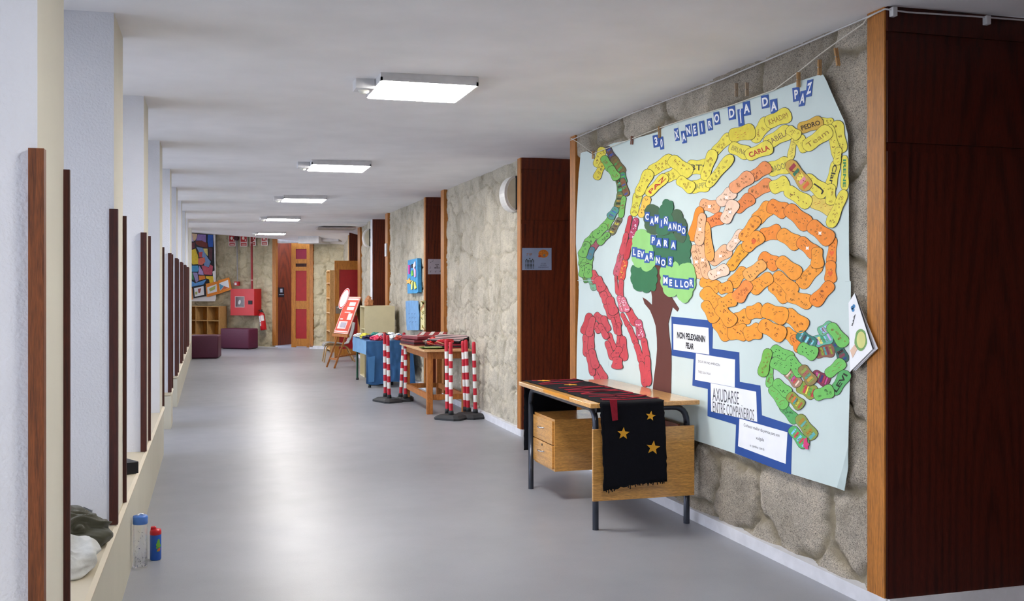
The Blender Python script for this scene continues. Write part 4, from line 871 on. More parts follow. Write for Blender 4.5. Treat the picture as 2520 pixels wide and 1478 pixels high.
def slabthing(name, x, y, z, sx_, sy_, h, rz, tx, ty, cols, label, cat, group=None, stripes=0, band=None):
    mtx = Matrix.Translation((x, y, z)) @ Matrix.Rotation(rz, 4, 'Z') @ Matrix.Rotation(tx, 4, 'X') @ Matrix.Rotation(ty, 4, 'Y')
    q = MB(); q.X = mtx; q.box(-sx_ / 2, sx_ / 2, -sy_ / 2, sy_ / 2, 0, h, 0, min(h * .35, .012)); o = q.build(name, P(cols[0], .5, 0, .25, 20)); tag(o, label, cat, group)
    if stripes:
        q = MB(); q.X = mtx
        for k in range(stripes):
            a = -sx_ / 2 + sx_ * (k + .25) / stripes; q.box(a, a + sx_ * .4 / stripes, -sy_ / 2 + .004, sy_ / 2 - .004, h, h + .002)
        q.build('stripe', P(cols[1], .5), o)
    if band:
        q = MB(); q.X = mtx; q.box(-sx_ / 2 - .002, sx_ / 2 + .002, -sy_ / 2 - .002, sy_ / 2 + .002, h * .3, h * .62); q.build('edge_band', P(band, .5), o)
    return o
Z0 = .731; GP = 'craft pieces piled on the wooden workbench'
slabthing('craft_folder', 2.44, 12.3, Z0, .3, .5, .06, .15, 0, 0, ('#6a1420', '#fff'), 'dark red glossy craft piece at the far left bottom of the workbench pile', 'craft piece', GP, band='#2a0d18')
slabthing('craft_folder', 2.62, 12.0, Z0, .32, .55, .055, -.2, 0, 0, ('#4a1020', '#fff'), 'maroon craft piece lying flat in the middle of the workbench pile', 'craft piece', GP, band='#1a1014')
slabthing('craft_folder', 2.66, 11.62, Z0, .3, .45, .05, .1, 0, 0, ('#86102c', '#fff'), 'crimson craft piece at the near right bottom of the workbench pile', 'craft piece', GP, band='#15151c')
slabthing('craft_folder', 2.46, 12.32, Z0 + .061, .3, .42, .045, .3, 0, .03, ('#7d2430', '#f2d9d4'), 'dusky red folder with one pink stripe on top at the left of the workbench pile', 'craft piece', GP, stripes=2)
slabthing('craft_folder', 2.62, 12.34, Z0 + .11, .34, .4, .02, -.3, .06, 0, ('#a82c34', '#efe7e0'), 'red and white folder topmost at the back of the workbench pile', 'craft piece', GP, stripes=3)
slabthing('striped_folder', 2.66, 11.72, Z0 + .056, .30, .5, .03, .5, .02, -.16, ('#3b342c', '#e8e0da'), 'dark folder with white and pink stripes tilted on the right of the pile', 'folder', GP, stripes=4)
slabthing('striped_folder', 2.68, 11.66, Z0 + .095, .28, .46, .02, .75, .02, -.2, ('#1c1a1e', '#e5c4c4'), 'black edged folder leaning up against the stone, topmost at the right', 'folder', GP, stripes=4)
def crumple(name, c_, rx, ry, rz_, col, label, cat, group=None, seed=0, amp=.35, rough=.6, freq=2.4, sub=4, mats=None):
    bm = bmesh.new(); bmesh.ops.create_icosphere(bm, subdivisions=sub, radius=1)
    for v in bm.verts:
        p = v.co.copy(); k = 1 + amp * ((1 - abs(mnoise.noise(p * freq + Vector((seed * 3.1, seed, 0)))) * 3) - .4) + amp * .5 * abs(mnoise.noise(p * freq * 2.3 + Vector((0, seed * 2, 5))))
        p *= k; p.z = max(p.z, -.55); v.co = (c_[0] + p.x * rx, c_[1] + p.y * ry, c_[2] + (p.z + .55) * rz_)
    q = MB(); q.bm(bm, 0, sub > 3); o = q.build(name, P(col, rough, 0, .25, 30)); return tag(o, label, cat, group)
crumple('red_pompom', (2.5, 11.75, Z0 + .03), .055, .06, .05, '#d01c1c', 'bright red ruffled paper ball in the middle of the workbench pile', 'craft piece', GP, 3, .5)
crumple('red_bow', (2.6, 11.5, Z0 + .051), .10, .06, .03, '#c4222c', 'crushed red paper lying at the front of the workbench pile', 'craft piece', GP, 5, .6)
for k, (x, y, rz_, l) in enumerate(((2.43, 11.62, .3, 'pale wooden stick poking out left of the bright red ball'), (2.55, 11.4, -.4, 'thin pinkish stick lying beside the green plate on the workbench'))):
    q = MB(); q.X = Matrix.Translation((x, y, Z0 + .055)) @ Matrix.Rotation(rz_, 4, 'Z') @ Matrix.Rotation(.3, 4, 'Y'); q.box(-.09, .09, -.006, .006, -.003, .003, 0, .001); tag(q.build('craft_stick', P('#dcb48a', .6)), l, 'stick')
q = MB(); q.X = Matrix.Translation((2.44, 11.42, Z0)) @ Matrix.Diagonal((1.25, .95, 1, 1)); q.lathe([(0, .002), (.10, .002), (.135, .016), (.138, .02), (.10, .009), (0, .009)]); gp = tag(q.build('green_tray', P('#4f6a1c', .5, 0, .3, 40)), 'flat green leaf-like tray at the front edge of the workbench', 'tray')
q = MB(); q.X = Matrix.Translation((2.44, 11.42, Z0 + .012)); rr = random.Random(2)
for k in range(9): a = rr.uniform(0, 6.28); q.box(-.1 + .022 * k, -.085 + .022 * k, -.05, .05, 0, .008)
q.build('pale_strip', P('#cfd6a0', .6), gp)

# ================================================================== BARRIER POSTS
def barrier(x, y, lx, ly, h, rz, label, base=(.30, .22), off=(0, 0)):
    t = thing('barrier_post', (x, y, 0), label, 'barrier post', 'red and white barrier posts')
    if base:
        q = MB(); q.X = Matrix.Translation((x + off[0], y + off[1], 0)) @ Matrix.Rotation(rz, 4, 'Z'); a, b_ = base[0] / 2, base[1] / 2
        def ring(s_, z): k = .045 * s_; return [(-a * s_ + k, -b_ * s_, z), (a * s_ - k, -b_ * s_, z), (a * s_, -b_ * s_ + k, z), (a * s_, b_ * s_ - k, z), (a * s_ - k, b_ * s_, z), (-a * s_ + k, b_ * s_, z), (-a * s_, b_ * s_ - k, z), (-a * s_, -b_ * s_ + k, z)]
        vs = ring(1, 0) + ring(1, .022) + ring(.78, .045) + ring(.7, .05); fs = [tuple(range(7, -1, -1)), tuple(range(24, 32))]
        for l in range(3):
            for j in range(8): fs.append((l * 8 + j, l * 8 + (j + 1) % 8, (l + 1) * 8 + (j + 1) % 8, (l + 1) * 8 + j))
        q.add(vs, fs, 0); q.build('rubber_base', M['rubber'], t)
    q = MB(); a = Vector((x, y, .05)); b_ = Vector((x + lx, y + ly, h)); ax = (b_ - a).normalized(); R_ = ax.to_track_quat('Z', 'Y').to_matrix().to_4x4(); L = (b_ - a).length; r_ = .0215
    q.X = Matrix.Translation(a) @ R_; q.lathe([(0, -.008), (.03, -.008), (.028, .03), (.0225, .045), (.0215, .045)], 0, 0, 0, 16); q.build('socket', M['rubber'], t)
    n_ = 9; q = MB(); q.X = Matrix.Translation(a) @ R_
    step = (L - .045 - .055) / n_
    for k in range(n_):
        z = .045 + k * step; col = 0 if k % 2 == 0 else 1
        q.lathe([(r_, z), (r_, z + step)], 0, 0, col, 16)
    pole = q.build('pole', [P('#c01830', .45), P('#e6e6e4', .45)], t)
    q = MB(); q.X = Matrix.Translation(a) @ R_; q.lathe([(r_, L - .056), (r_, L - .02), (r_ * .8, L - .006), (r_ * .4, L), (0, L + .001)], 0, 0, 0, 16); q.build('cap', P('#c01830', .45), t)
barrier(2.108, 12.79, -.01, 0, .845, .35, 'rear of the two left barrier posts standing close together by the blue cloth', None)
barrier(2.125, 12.60, -.018, 0, .835, .35, 'leftmost front striped barrier post, standing by the blue cloth table', (.26, .40), (-.01, .05))
barrier(2.29, 12.72, .045, 0, .86, -.2, 'tall striped barrier post leaning right just left of the workbench leg', (.22, .34), (.06, .02))
barrier(2.335, 12.62, .0, .0, .79, -.2, 'shorter striped post directly against the far workbench leg', None)
barrier(2.50, 10.98, -.012, 0, .86, .9, 'left post of the near touching pair in front of the workbench', None)
barrier(2.50, 10.80, -.004, 0, .84, .75, 'nearest striped barrier post, front of the pair before the workbench', (.27, .33), (0, -.01))
barrier(2.735, 11.10, -.03, 0, .835, 0, 'left post of the pair merging at the foot by the right bench leg', None)
barrier(2.75, 11.02, -.03, 0, .85, 0, 'right post of the pair merging at the foot by the right bench leg', None)
barrier(2.79, 10.86, -.02, 0, .835, .35, 'rightmost striped barrier post, nearest the stone wall', (.27, .38), (-.055, .0))

# ================================================================== COVERED TABLE WITH CRAFTS
tb = thing('school_table', (2.42, 15.1, 0), 'school table with green legs hidden under a blue paper cover', 'table')
q = MB(); q.box(2.12, 2.74, 14.42, 15.82, .635, .66); q.build('tabletop', M['beech'], tb)
for x, y in ((2.16, 14.48), (2.70, 14.48), (2.16, 15.75), (2.70, 15.75)):
    q = MB(); q.tube([(x, y, 0), (x, y, .635)], .016, 0, 12); l_ = q.build('leg', P('#1f4a35', .4), tb)
    q = MB(); q.lathe([(0, 0), (.021, 0), (.021, .02), (.017, .03)], x, y); q.build('leg_cap', M['rubber'], l_)
q = MB(); rr = random.Random(8)
def sheetgrid(q, fn, nu, nv, mi=0):
    q.add([fn(i / nu, j / nv) for i in range(nu + 1) for j in range(nv + 1)], [(i * (nv + 1) + j, (i + 1) * (nv + 1) + j, (i + 1) * (nv + 1) + j + 1, i * (nv + 1) + j + 1) for i in range(nu) for j in range(nv)], mi, True)
def wob(a, b_, k=.012): return k * mnoise.noise(Vector((a * 4, b_ * 4, 3)))
sheetgrid(q, lambda u, v: (2.105 + .65 * u, 14.4 + 1.44 * v, .664), 6, 8)
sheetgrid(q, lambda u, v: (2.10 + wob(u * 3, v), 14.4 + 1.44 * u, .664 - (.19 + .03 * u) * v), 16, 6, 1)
sheetgrid(q, lambda u, v: (2.10 + .66 * u + (.05 * v * (u > .9)), 14.398 - .012 * v + wob(u * 3, v * 2, .03) * (v > .02), .664 - (.60 + .02 * math.sin(u * 8)) * v), 24, 14)
sheetgrid(q, lambda u, v: (2.757 + wob(u, v), 14.4 + 1.44 * u, .664 - .5 * v), 10, 6)
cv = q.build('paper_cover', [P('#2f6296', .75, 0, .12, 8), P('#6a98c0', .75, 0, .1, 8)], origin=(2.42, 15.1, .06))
tag(cv, 'blue paper cover hanging long over the near end of the craft table', 'table cover')
q = MB(); q.prism([(2.115, 14.372, .44), (2.22, 14.366, .455), (2.21, 14.364, .09), (2.13, 14.368, .085)], (0, 0, 0), (0, .004, 0)); q.build('folded_flap', P('#467db2', .75, 0, .1, 8), cv)
q = MB(); q.box(2.2, 2.55, 14.75, 15.1, 0, .06, 0, .01); tag(q.build('dark_box', M['rubber']), 'low dark box on the floor under the blue covered table', 'box')
CR = [('#ecebe6', 'white crumpled paper', 2.17, 15.62), ('#d9d04a', 'yellow crumpled paper', 2.2, 15.2), ('#2b2450', 'deep purple foil', 2.21, 14.95), ('#c8285a', 'magenta foil', 2.27, 14.62), ('#e03a5a', 'pinkish red foil', 2.30, 14.54),
      ('#c8ccc9', 'silver grey crumpled wrap', 2.36, 14.72), ('#2f8a80', 'teal ruffled', 2.42, 15.6), ('#e9e0c8', 'cream crumpled paper', 2.33, 15.0), ('#1e1c38', 'navy round', 2.46, 14.82), ('#e9ecee', 'white plastic', 2.5, 14.58),
      ('#c02a2a', 'flat red', 2.52, 15.5), ('#d9dde0', 'pale grey plastic', 2.44, 15.25), ('#e05f2a', 'orange folded', 2.62, 14.72), ('#f0eeea', 'white torn paper', 2.66, 15.0), ('#b8483a', 'rust red', 2.6, 14.56), ('#7fc07a', 'light green', 2.71, 14.6), ('#2f5f8a', 'dark blue scrap', 2.69, 14.9), ('#f4f4f4', 'bright white tissue', 2.6, 15.25)]
WH = ['at the far left corner', 'behind the purple foil', 'near the left edge', 'at the near left edge', 'beside the magenta one', 'in the near left part', 'at the back left', 'in the middle left', 'in the middle', 'behind the left pair of posts', 'at the back under the cream cabinet', 'in the back middle', 'behind the tall leaning post', 'at the back right', 'at the near edge between the posts', 'at the near right corner', 'at the right edge', 'at the back middle right']
for k, ((hc, nm, x, y), wh) in enumerate(zip(CR, WH)):
    crumple('craft_ornament', (x, y, .667), random.uniform(.055, .08), random.uniform(.05, .075), random.uniform(.03, .05), hc, '%s craft ornament %s of the blue table' % (nm, wh), 'ornament', 'handmade ornaments heaped on the blue table', k, .5, .35 if 'foil' in nm else .6, 1.7, 4)
# cream cabinet
cb = thing('cream_cabinet', (2.56, 16.35, 0), 'plain cream storage cabinet with an open left side behind the covered table', 'cabinet')
q = MB(); cz_ = 1.13
for b_ in ((2.32, 2.80, 16.07, 16.09, 0, cz_), (2.32, 2.80, 16.58, 16.6, 0, cz_), (2.32, 2.80, 16.09, 16.58, cz_ - .02, cz_), (2.32, 2.80, 16.09, 16.58, 0, .02), (2.78, 2.80, 16.09, 16.58, .02, cz_ - .02)): q.box(*b_)
q.build('carcass', P('#d6c9a2', .55, 0, .05), cb)
for z in (.4, .75): q = MB(); q.box(2.34, 2.78, 16.09, 16.58, z, z + .018); q.build('shelf', P('#c2b88c', .55), cb)
crumple('orange_ornament', (2.42, 16.3, cz_), .06, .06, .09, '#cf8f62', 'small orange and brown figure standing on top of the cream cabinet', 'ornament', None, 8, .4)

# ================================================================== EASEL, CHAIR, DOORS, SHELF
ez = thing('easel', (2.25, 18.15, 0), 'wooden easel with thin front legs and a broad dark back leg', 'easel')
wdir = Vector((.34, -.94, 0)); cb_ = Vector((2.20, 18.14, 0)); updir = Vector((.245, -.0, .685)).normalized()
def eb(a, h, n_=0): 
    nn = updir.cross(wdir).normalized(); nn = nn if nn.x < 0 else -nn
    return cb_ + Vector((.0, 0, .59)) + wdir * a + updir * h + nn * n_
def beam(q, a, b_, wx, wy, mi=0):
    a, b_ = Vector(a), Vector(b_); ax = (b_ - a).normalized(); L = (b_ - a).length
    q.X = Matrix.Translation(a) @ ax.to_track_quat('Z', 'Y').to_matrix().to_4x4(); q.box(-wx / 2, wx / 2, -wy / 2, wy / 2, 0, L, mi, .002); q.X = None
for a in (-.15, .15):
    f = eb(a, -.63, -.03); f.z = 0.0; q = MB(); beam(q, f, eb(a, .66, -.03), .03, .03); q.build('front_leg', M['pine'], ez)
q = MB(); beam(q, (2.76, 18.3, 0), eb(0, .7, -.06), .035, .13); q.build('back_leg', wood('dark_easel_wood', '#3a2414', '#5f3d20'), ez)
q = MB(); beam(q, eb(-.3, -.02, .0), eb(.3, -.02, .0), .04, .05); q.build('ledge', M['pine'], ez)
q = MB(); beam(q, eb(-.15, -.45, -.03), eb(.15, -.45, -.03), .03, .03); beam(q, eb(0, -.42, -.03), (2.66, 18.28, .26), .02, .03); q.build('cross_bar', M['pine'], ez)
def eboard(q, a0, a1, h0, h1, n0, n1, mi=0):
    vs = [eb(a, h, n_) for n_ in (n0, n1) for a, h in ((a0, h0), (a1, h0), (a1, h1), (a0, h1))]
    q.add([tuple(v) for v in vs], [(0, 1, 2, 3), (4, 7, 6, 5), (0, 4, 5, 1), (1, 5, 6, 2), (2, 6, 7, 3), (3, 7, 4, 0)], mi)
q = MB(); eboard(q, -.27, .27, .012, .70, .002, .018, 0); eboard(q, -.25, .25, .03, .68, .018, .0195, 1)
rb = tag(q.build('red_notice_board', [P('#e8b8a8', .6), P('#c9452f', .6)]), 'red and white notice board resting on the easel', 'notice board')
q = MB()
for a0, a1, h0, h1 in ((-.24, .24, .64, .67), (-.24, .24, .04, .06), (-.05, .18, .53, .6), (-.08, .18, .45, .51), (.05, .2, .27, .39), (-.2, .12, .1, .24), (-.2, -.1, .27, .29), (-.12, .1, .40, .415)): eboard(q, a0, a1, h0, h1, .0195, .021)
q.build('white_notices', P('#e6ccc8', .6), rb)
q = MB(); eboard(q, -.12, .1, .12, .22, .021, .0218); q.build('grey_notice', P('#a9a0ad', .6), rb)
q = MB(); pts = [eb(-.32 + .16 * math.cos(t), .66 + .2 * math.sin(t), .024) for t in th_]; nn = (eb(0, 0, 1) - eb(0, 0, 0)) * .004
q.prism([tuple(p) for p in pts], (0, 0, 0), tuple(nn)); rs2 = tag(q.build('round_sign', P('#e2d4d6', .6)), 'round white sign with a red ring fixed at the upper left of the easel', 'sign')
q = MB(); k = len(th_); ins = [eb(-.32 + .13 * math.cos(t), .66 + .165 * math.sin(t), .0295) for t in th_]; ot = [eb(-.32 + .15 * math.cos(t), .66 + .19 * math.sin(t), .0295) for t in th_]
q.add([tuple(p) for p in ins + ot], [(i, (i + 1) % k, k + (i + 1) % k, k + i) for i in range(k)]); q.build('red_ring', P('#c03028', .6), rs2)
# moulded chair
chr_ = thing('school_chair', (2.32, 19.6, 0), 'small grey moulded chair with beige tube legs behind the easel', 'chair')
prof = [(2.04, .30), (2.07, .345), (2.14, .36), (2.3, .345), (2.42, .325), (2.5, .345), (2.56, .42), (2.6, .52), (2.63, .63), (2.645, .74)]
q = MB()
def shell(u, v):
    t = u * (len(prof) - 1); i = min(int(t), len(prof) - 2); k = t - i; x = prof[i][0] * (1 - k) + prof[i + 1][0] * k; z = prof[i][1] * (1 - k) + prof[i + 1][1] * k
    wd = .19 * (1 - .25 * max(0, u - .6)); return (x + .02 * (2 * v - 1) ** 2 * -(u > .6), 19.6 + wd * (2 * v - 1), z + .012 * (2 * v - 1) ** 2)
sheetgrid(q, shell, 27, 8); o = q.build('seat_shell', P('#8a8883', .5), chr_); sm = o.modifiers.new('thick', 'SOLIDIFY'); sm.thickness = .012
TUB = P('#b08a58', .35, .3)
for y in (19.45, 19.75):
    q = MB(); q.tube([(2.04, y, 0), (2.08, y, .25)] + arc((2.08, y, .25), (2.16, y, .325), (2.09, y, .32)), .011, 0, 8); q.build('leg', TUB, chr_)
    q = MB(); q.tube([(2.62, y, 0), (2.5, y, .25)] + arc((2.5, y, .25), (2.4, y, .305), (2.47, y, .31)) + [(2.16, y, .325)], .011, 0, 8); q.build('leg', TUB, chr_)
# open red door leaf
RDK = P('#a01018', .5, 0, .1); RD2 = P('#8a1234', .5, 0, .1)
def door_rails(q, f, w_, h_, stile, rails):
    """f(u, z0, z1 ...) helper: boards between u0,u1 and z0,z1"""
    f(q, 0, stile, 0, h_); f(q, w_ - stile, w_, 0, h_)
    for z0, z1 in rails: f(q, stile, w_ - stile, z0, z1)
yd = 21.08; xd = 2.425
zz = lambda y: EYE + (HY - y) / F * (yd * C + 2.6 * S)
q = MB(); fz = lambda q, a, b_, z0, z1: q.box(xd + a, xd + b_, yd, yd + .04, z0, z1)
zt = zz(641); door_rails(q, fz, .8, zt, .095, [(zz(663), zt), (zz(776), zz(749)), (.02, zz(858))])
o = q.build('door_2', M['doorwood'], kind='structure')
q = MB(); q.box(xd + .09, xd + .71, yd + .012, yd + .03, zz(858), zt - .1); q.build('panel', RDK, o)
q = MB(); q.box(xd + .02, xd + .2, yd - .006, yd, zz(771), zz(752), 0, .002); o2 = q.build('lock_plate', P('#8a7f74', .4, .5), o)
q = MB(); q.tube([(xd + .05, yd - .006, zz(757)), (xd + .05, yd - .04, zz(757)), (xd + .17, yd - .04, zz(757))], .009, 0, 8); q.build('handle', M['chrome'], o)
# tall shelf
shf = thing('tall_shelf', (2.64, 22.65, 0), 'tall narrow light wood shelf unit open to the corridor beside the red door leaf', 'shelf')
q = MB(); SH = 1.79
for b_ in ((2.46, 2.84, 22.3, 22.32, 0, SH), (2.46, 2.84, 22.96, 22.98, 0, SH), (2.46, 2.84, 22.32, 22.96, SH - .02, SH), (2.82, 2.84, 22.32, 22.96, 0, SH)): q.box(*b_)
q.build('carcass', M['lightwood'], shf)
for z in (.05, .45, .85, 1.17, 1.5): q = MB(); q.box(2.46, 2.82, 22.32, 22.96, z, z + .02); q.build('shelf', M['lightwood'], shf)
# door at the end
def eline(a, b_, t): return a.lerp(b_, t)
da = hit(717, 703, 24.05); db = hit(765, 703, 23.98)
def zd(y): return EYE + (HY - y) / F * 24.02
q = MB(); L = (Vector((db.x, db.y)) - Vector((da.x, da.y))).length; du = (db - da); du.z = 0; du.normalize()
def fe(q, a, b_, z0, z1, t=.045, f=0.0):
    nn = Vector((du.y, -du.x, 0)); p = Vector((da.x, da.y, 0)) + nn * f
    slab(q, p + du * a, p + du * b_, z0, z1, t)
zt = zd(598)
door_rails(q, fe, L, zt, .105, [(zd(612), zt), (zd(648), zd(637)), (zd(666), zd(656)), (zd(760), zd(740)), (.02, zd(833))])
o = q.build('door_1', M['doorwood'], kind='structure')
q = MB(); fe(q, .09, L - .09, zd(833), zd(660), .02, -.015); q.build('panel', RDK, o)
q = MB(); fe(q, .09, L - .09, zd(640), zd(606), .02, -.015); q.build('panel', RD2, o)
q = MB(); fe(q, .09, L - .09, zd(658), zd(646), .02, -.015); q.build('slot', M['cheek'], o)
def zpl(px, py, c): return hit(px, py, c)
q = MB(); pa, pb = hit(685, 707, 24.78), hit(699.5, 707, 25.0); z0, z1 = pa.z + (707 - 731) / F * 24.8, pa.z
slab(q, pa, pb, z0, z1, .02); o = tag(q.build('door_sign', P('#15161c', .4)), 'small black sign with a pale pictogram on the dark panel left of the end door', 'sign')
pm = pa.lerp(pb, .5); q = MB(); d_ = (pb - pa); d_.z = 0; L_ = d_.length; d_.normalize(); nn = Vector((d_.y, -d_.x, 0))
slab(q, pa + d_ * L_ * .3 + nn * .004, pa + d_ * L_ * .68 + nn * .004, z1 - .12, z1 - .03, .006); slab(q, pa + d_ * L_ * .1 + nn * .004, pa + d_ * L_ * .9 + nn * .004, z0 + .055, z0 + .07, .006); q.build('pictogram', P('#9aa0a8', .5), o)

# ================================================================== END WALL THINGS
def ep(off): return lambda x, y: endp(x, y, off)
def epoly(q, pts, o0, o1, mi=0):
    q.prism([tuple(endp(x, y, o0)) for x, y in pts], (0, 0, 0), tuple(END_N * (o1 - o0)), mi)
q = MB(); epoly(q, [(462, 573), (532.5, 577), (534, 735), (532, 741), (462, 741)], .03, .05, 0)
mur = tag(q.build('mural', WHITE), 'tall multicoloured painted panel with black outlines high on the end wall', 'painting')
Q = lambda pts: zc(460, 560, 7.392, pts)
for j, (pts, c_) in enumerate([([(60, 95), (540, 130), (545, 1010), (60, 1130)], '#16161e'), ([(75, 105), (120, 110), (150, 250), (75, 250)], '#b8a8c8'), ([(115, 105), (215, 115), (200, 190), (170, 245), (135, 220)], '#d8b890'), ([(225, 118), (370, 130), (375, 300), (300, 235), (190, 235)], '#9678b8'),
        ([(405, 130), (500, 135), (500, 350), (420, 350), (400, 250)], '#2a62c0'), ([(180, 250), (300, 240), (395, 280), (400, 370), (260, 340), (190, 300)], '#7a2f22'), ([(75, 280), (170, 270), (170, 370), (75, 400)], '#6a2f38'), ([(75, 420), (180, 380), (230, 520), (235, 660), (130, 670), (75, 560)], '#e8c92a'),
        ([(200, 350), (310, 370), (410, 560), (460, 620), (420, 720), (340, 690), (330, 560), (260, 480)], '#7a9ac8'), ([(240, 450), (310, 440), (300, 540), (250, 540)], '#c84a50'), ([(320, 380), (400, 380), (405, 520), (350, 450)], '#e8d880'), ([(420, 360), (490, 380), (480, 600), (430, 560)], '#5a2f38'),
        ([(230, 560), (350, 540), (360, 620), (300, 680), (230, 670)], '#e0705a'), ([(290, 690), (350, 690), (420, 730), (450, 670), (500, 700), (480, 860), (340, 850)], '#c8566a'), ([(75, 690), (100, 690), (100, 790), (75, 790)], '#e87a20'), ([(110, 690), (230, 690), (245, 750), (220, 800), (110, 800)], '#4a9ac8'),
        ([(250, 690), (320, 800), (330, 860), (230, 850), (240, 780)], '#b8a0d8'), ([(75, 815), (130, 820), (160, 950), (75, 930)], '#3f8a5a'), ([(130, 815), (215, 820), (240, 960), (190, 1000), (160, 900)], '#9a90c0'), ([(240, 870), (350, 870), (360, 930), (250, 960)], '#e8862a'), ([(365, 880), (510, 880), (505, 990), (440, 1010), (430, 940), (370, 920)], '#ecc52a'),
        ([(75, 950), (180, 1010), (380, 940), (330, 1030), (80, 1080)], '#5a9ad8'), ([(505, 130), (540, 132), (545, 1000), (515, 990), (490, 800), (530, 780), (520, 360)], '#f0f0f2')]):
    q = MB(); epoly(q, Q(pts), .05, .052 + .0012 * (j > 0) + .0001 * j, 0); q.build('colour_patch', P(c_, .6, 0, .15, 15), mur)
def framed(pts, inner, col, label, mi, mark):
    q = MB(); epoly(q, Q(pts), .062, .08); o = tag(q.build('framed_drawing', P(col, .6)), label, 'drawing', 'framed drawings below the painted panel')
    q = MB(); epoly(q, Q(inner), .08, .083); sp = q.build('paper', WHITE, o)
    q = MB()
    for pp in mark: epoly(q, Q(pp[0]), .083, .085, pp[1])
    q.build('drawing', [P('#5aa0c8', .7), P('#d8704a', .7), P('#b8c070', .7), P('#b05a50', .7)], sp)
framed([(605, 960), (800, 905), (850, 1120), (625, 1200)], [(622, 1010), (785, 950), (810, 1090), (640, 1140)], '#f0902a', 'right end orange mounted drawing of coloured triangles', 0, [([(625, 1015), (710, 1060), (645, 1135)], 0), ([(715, 1060), (800, 1090), (660, 1135)], 1)])
framed([(380, 1020), (600, 975), (620, 1200), (400, 1260)], [(405, 1085), (575, 1025), (585, 1160), (415, 1205)], '#f0902a', 'middle orange mounted pencil drawing between the black one and the triangles', 0, [([(440, 1110), (560, 1050), (550, 1120), (460, 1160)], 2)])
framed([(140, 1080), (365, 1035), (380, 1240), (160, 1280)], [(170, 1100), (340, 1060), (352, 1220), (182, 1255)], '#17171c', 'black framed drawing of a small orange flower', 0, [([(240, 1110), (300, 1100), (280, 1180), (250, 1190)], 3), ([(190, 1170), (230, 1160), (230, 1210), (195, 1215)], 2)])
framed([(60, 1090), (130, 1090), (135, 1305), (60, 1310)], [(62, 1230), (95, 1235), (95, 1280), (62, 1290)], '#f0902a', 'leftmost orange mounted drawing cut off by the white pillars', 0, [([(75, 1240), (90, 1240), (90, 1260)], 1)])
RD = P('#b8141c', .45, 0, .05)
for k, (x0, x1, y1, l) in enumerate(((565, 582, 606, 'leftmost small red and white fire safety sign under the end ceiling'), (593, 611, 606.5, 'second red and white fire safety sign, right of the dark red alarm'), (618, 632, 604.5, 'third fire safety sign, partly behind the red pipe'), (645, 661, 604, 'rightmost red and white fire safety sign before the door frame'))):
    q = MB(); epoly(q, [(x0, 575), (x1, 576), (x1, y1), (x0, y1)], .03, .036); o = tag(q.build('fire_sign', P('#e6d8d4', .5)), l, 'sign', 'fire safety signs in a row')
    q = MB(); epoly(q, [(x0 + 1.5, 577), (x1 - 1.5, 578), (x1 - 1.5, y1 - 11.5), (x0 + 1.5, y1 - 11.5)], .036, .038); epoly(q, [(x0 + 2, y1 - 9), (x1 - 2, y1 - 9), (x1 - 2, y1 - 2), (x0 + 2, y1 - 2)], .036, .038); q.build('red_field', RD, o)
    q = MB(); cx_ = (x0 + x1) / 2; epoly(q, [(cx_ + 3 * math.cos(t) - 1, 586 + 4 * math.sin(t)) for t in th_[::2]], .038, .04); epoly(q, [(cx_ + 3, 588), (cx_ + 5.5, 590), (cx_ + 5, 594), (cx_ + 3, 592)], .038, .04); epoly(q, [(x0 + 3, y1 - 6.6), (x1 - 3, y1 - 6.6), (x1 - 3, y1 - 5.6), (x0 + 3, y1 - 5.6)], .038, .04); epoly(q, [(x0 + 4, y1 - 4.4), (x1 - 4, y1 - 4.4), (x1 - 4, y1 - 3.4), (x0 + 4, y1 - 3.4)], .038, .04); q.build('symbol', P('#ece4d4', .5), o)
def ecyl(q, x, y, r_, o0, o1, mi=0, seg=18):
    c_ = endp(x, y, o0); pts = []
    for k in range(seg): a = 6.283 * k / seg; pts.append(tuple(c_ + END_U * (r_ * math.cos(a)) + Vector((0, 0, r_ * math.sin(a)))))
    q.prism(pts, (0, 0, 0), tuple(END_N * (o1 - o0)), mi)
q = MB(); ecyl(q, 585.5, 586, .055, .03, .09); tag(q.build('alarm_sounder', P('#4a0d18', .4)), 'dark red round alarm sounder at the top of the grey conduit', 'alarm')
q = MB(); a, b_ = endp(586, 592, .045), endp(587.5, 693, .045); q.tube([a, b_], .014, 0, 8); tag(q.build('conduit', P('#9a9a9c', .5)), 'thin grey conduit running down to the red call point', 'conduit')
q = MB(); endbox(q, 581.5, 592, 692.5, 703, .03, .09); o = tag(q.build('call_point', RD), 'small red alarm call point above the red hose cabinet', 'call point'); q = MB(); endbox(q, 583, 588, 695, 701, .09, .094); q.build('button', WHITE, o)
q = MB(); a, b_ = endp(632.5, 582, .22), endp(633.5, 712, .22); q.tube([a, b_], .026, 0, 12)
for y in (598, 689): p = endp(633, y, .22); q.tube([p + Vector((0, 0, -.012)), p + Vector((0, 0, .012))], .03, 1, 12)
pp = tag(q.build('water_pipe', [P('#8f1420', .4), P('#c9a0a0', .4)]), 'vertical dark red water pipe entering the hose cabinet', 'pipe')
hc_ = thing('hose_cabinet', tuple(endp(610, 775, .14)), 'bright red square fire hose cabinet on the end wall', 'cabinet')
q = MB(); endbox(q, 586, 644.5, 710, 775, .02, .30); q.build('body', RD, hc_)
q = MB()
def hcp(a, z, n_=0): # on the cabinet front
    c0 = endp(586, 742, .30); c1 = endp(644.5, 742, .30); d_ = (c1 - c0); d_.z = 0; z0 = endp(610, 775).z; z1 = endp(610, 710).z
    p = c0 + d_ * a + END_N * n_; p.z = z0 + (z1 - z0) * z; return p
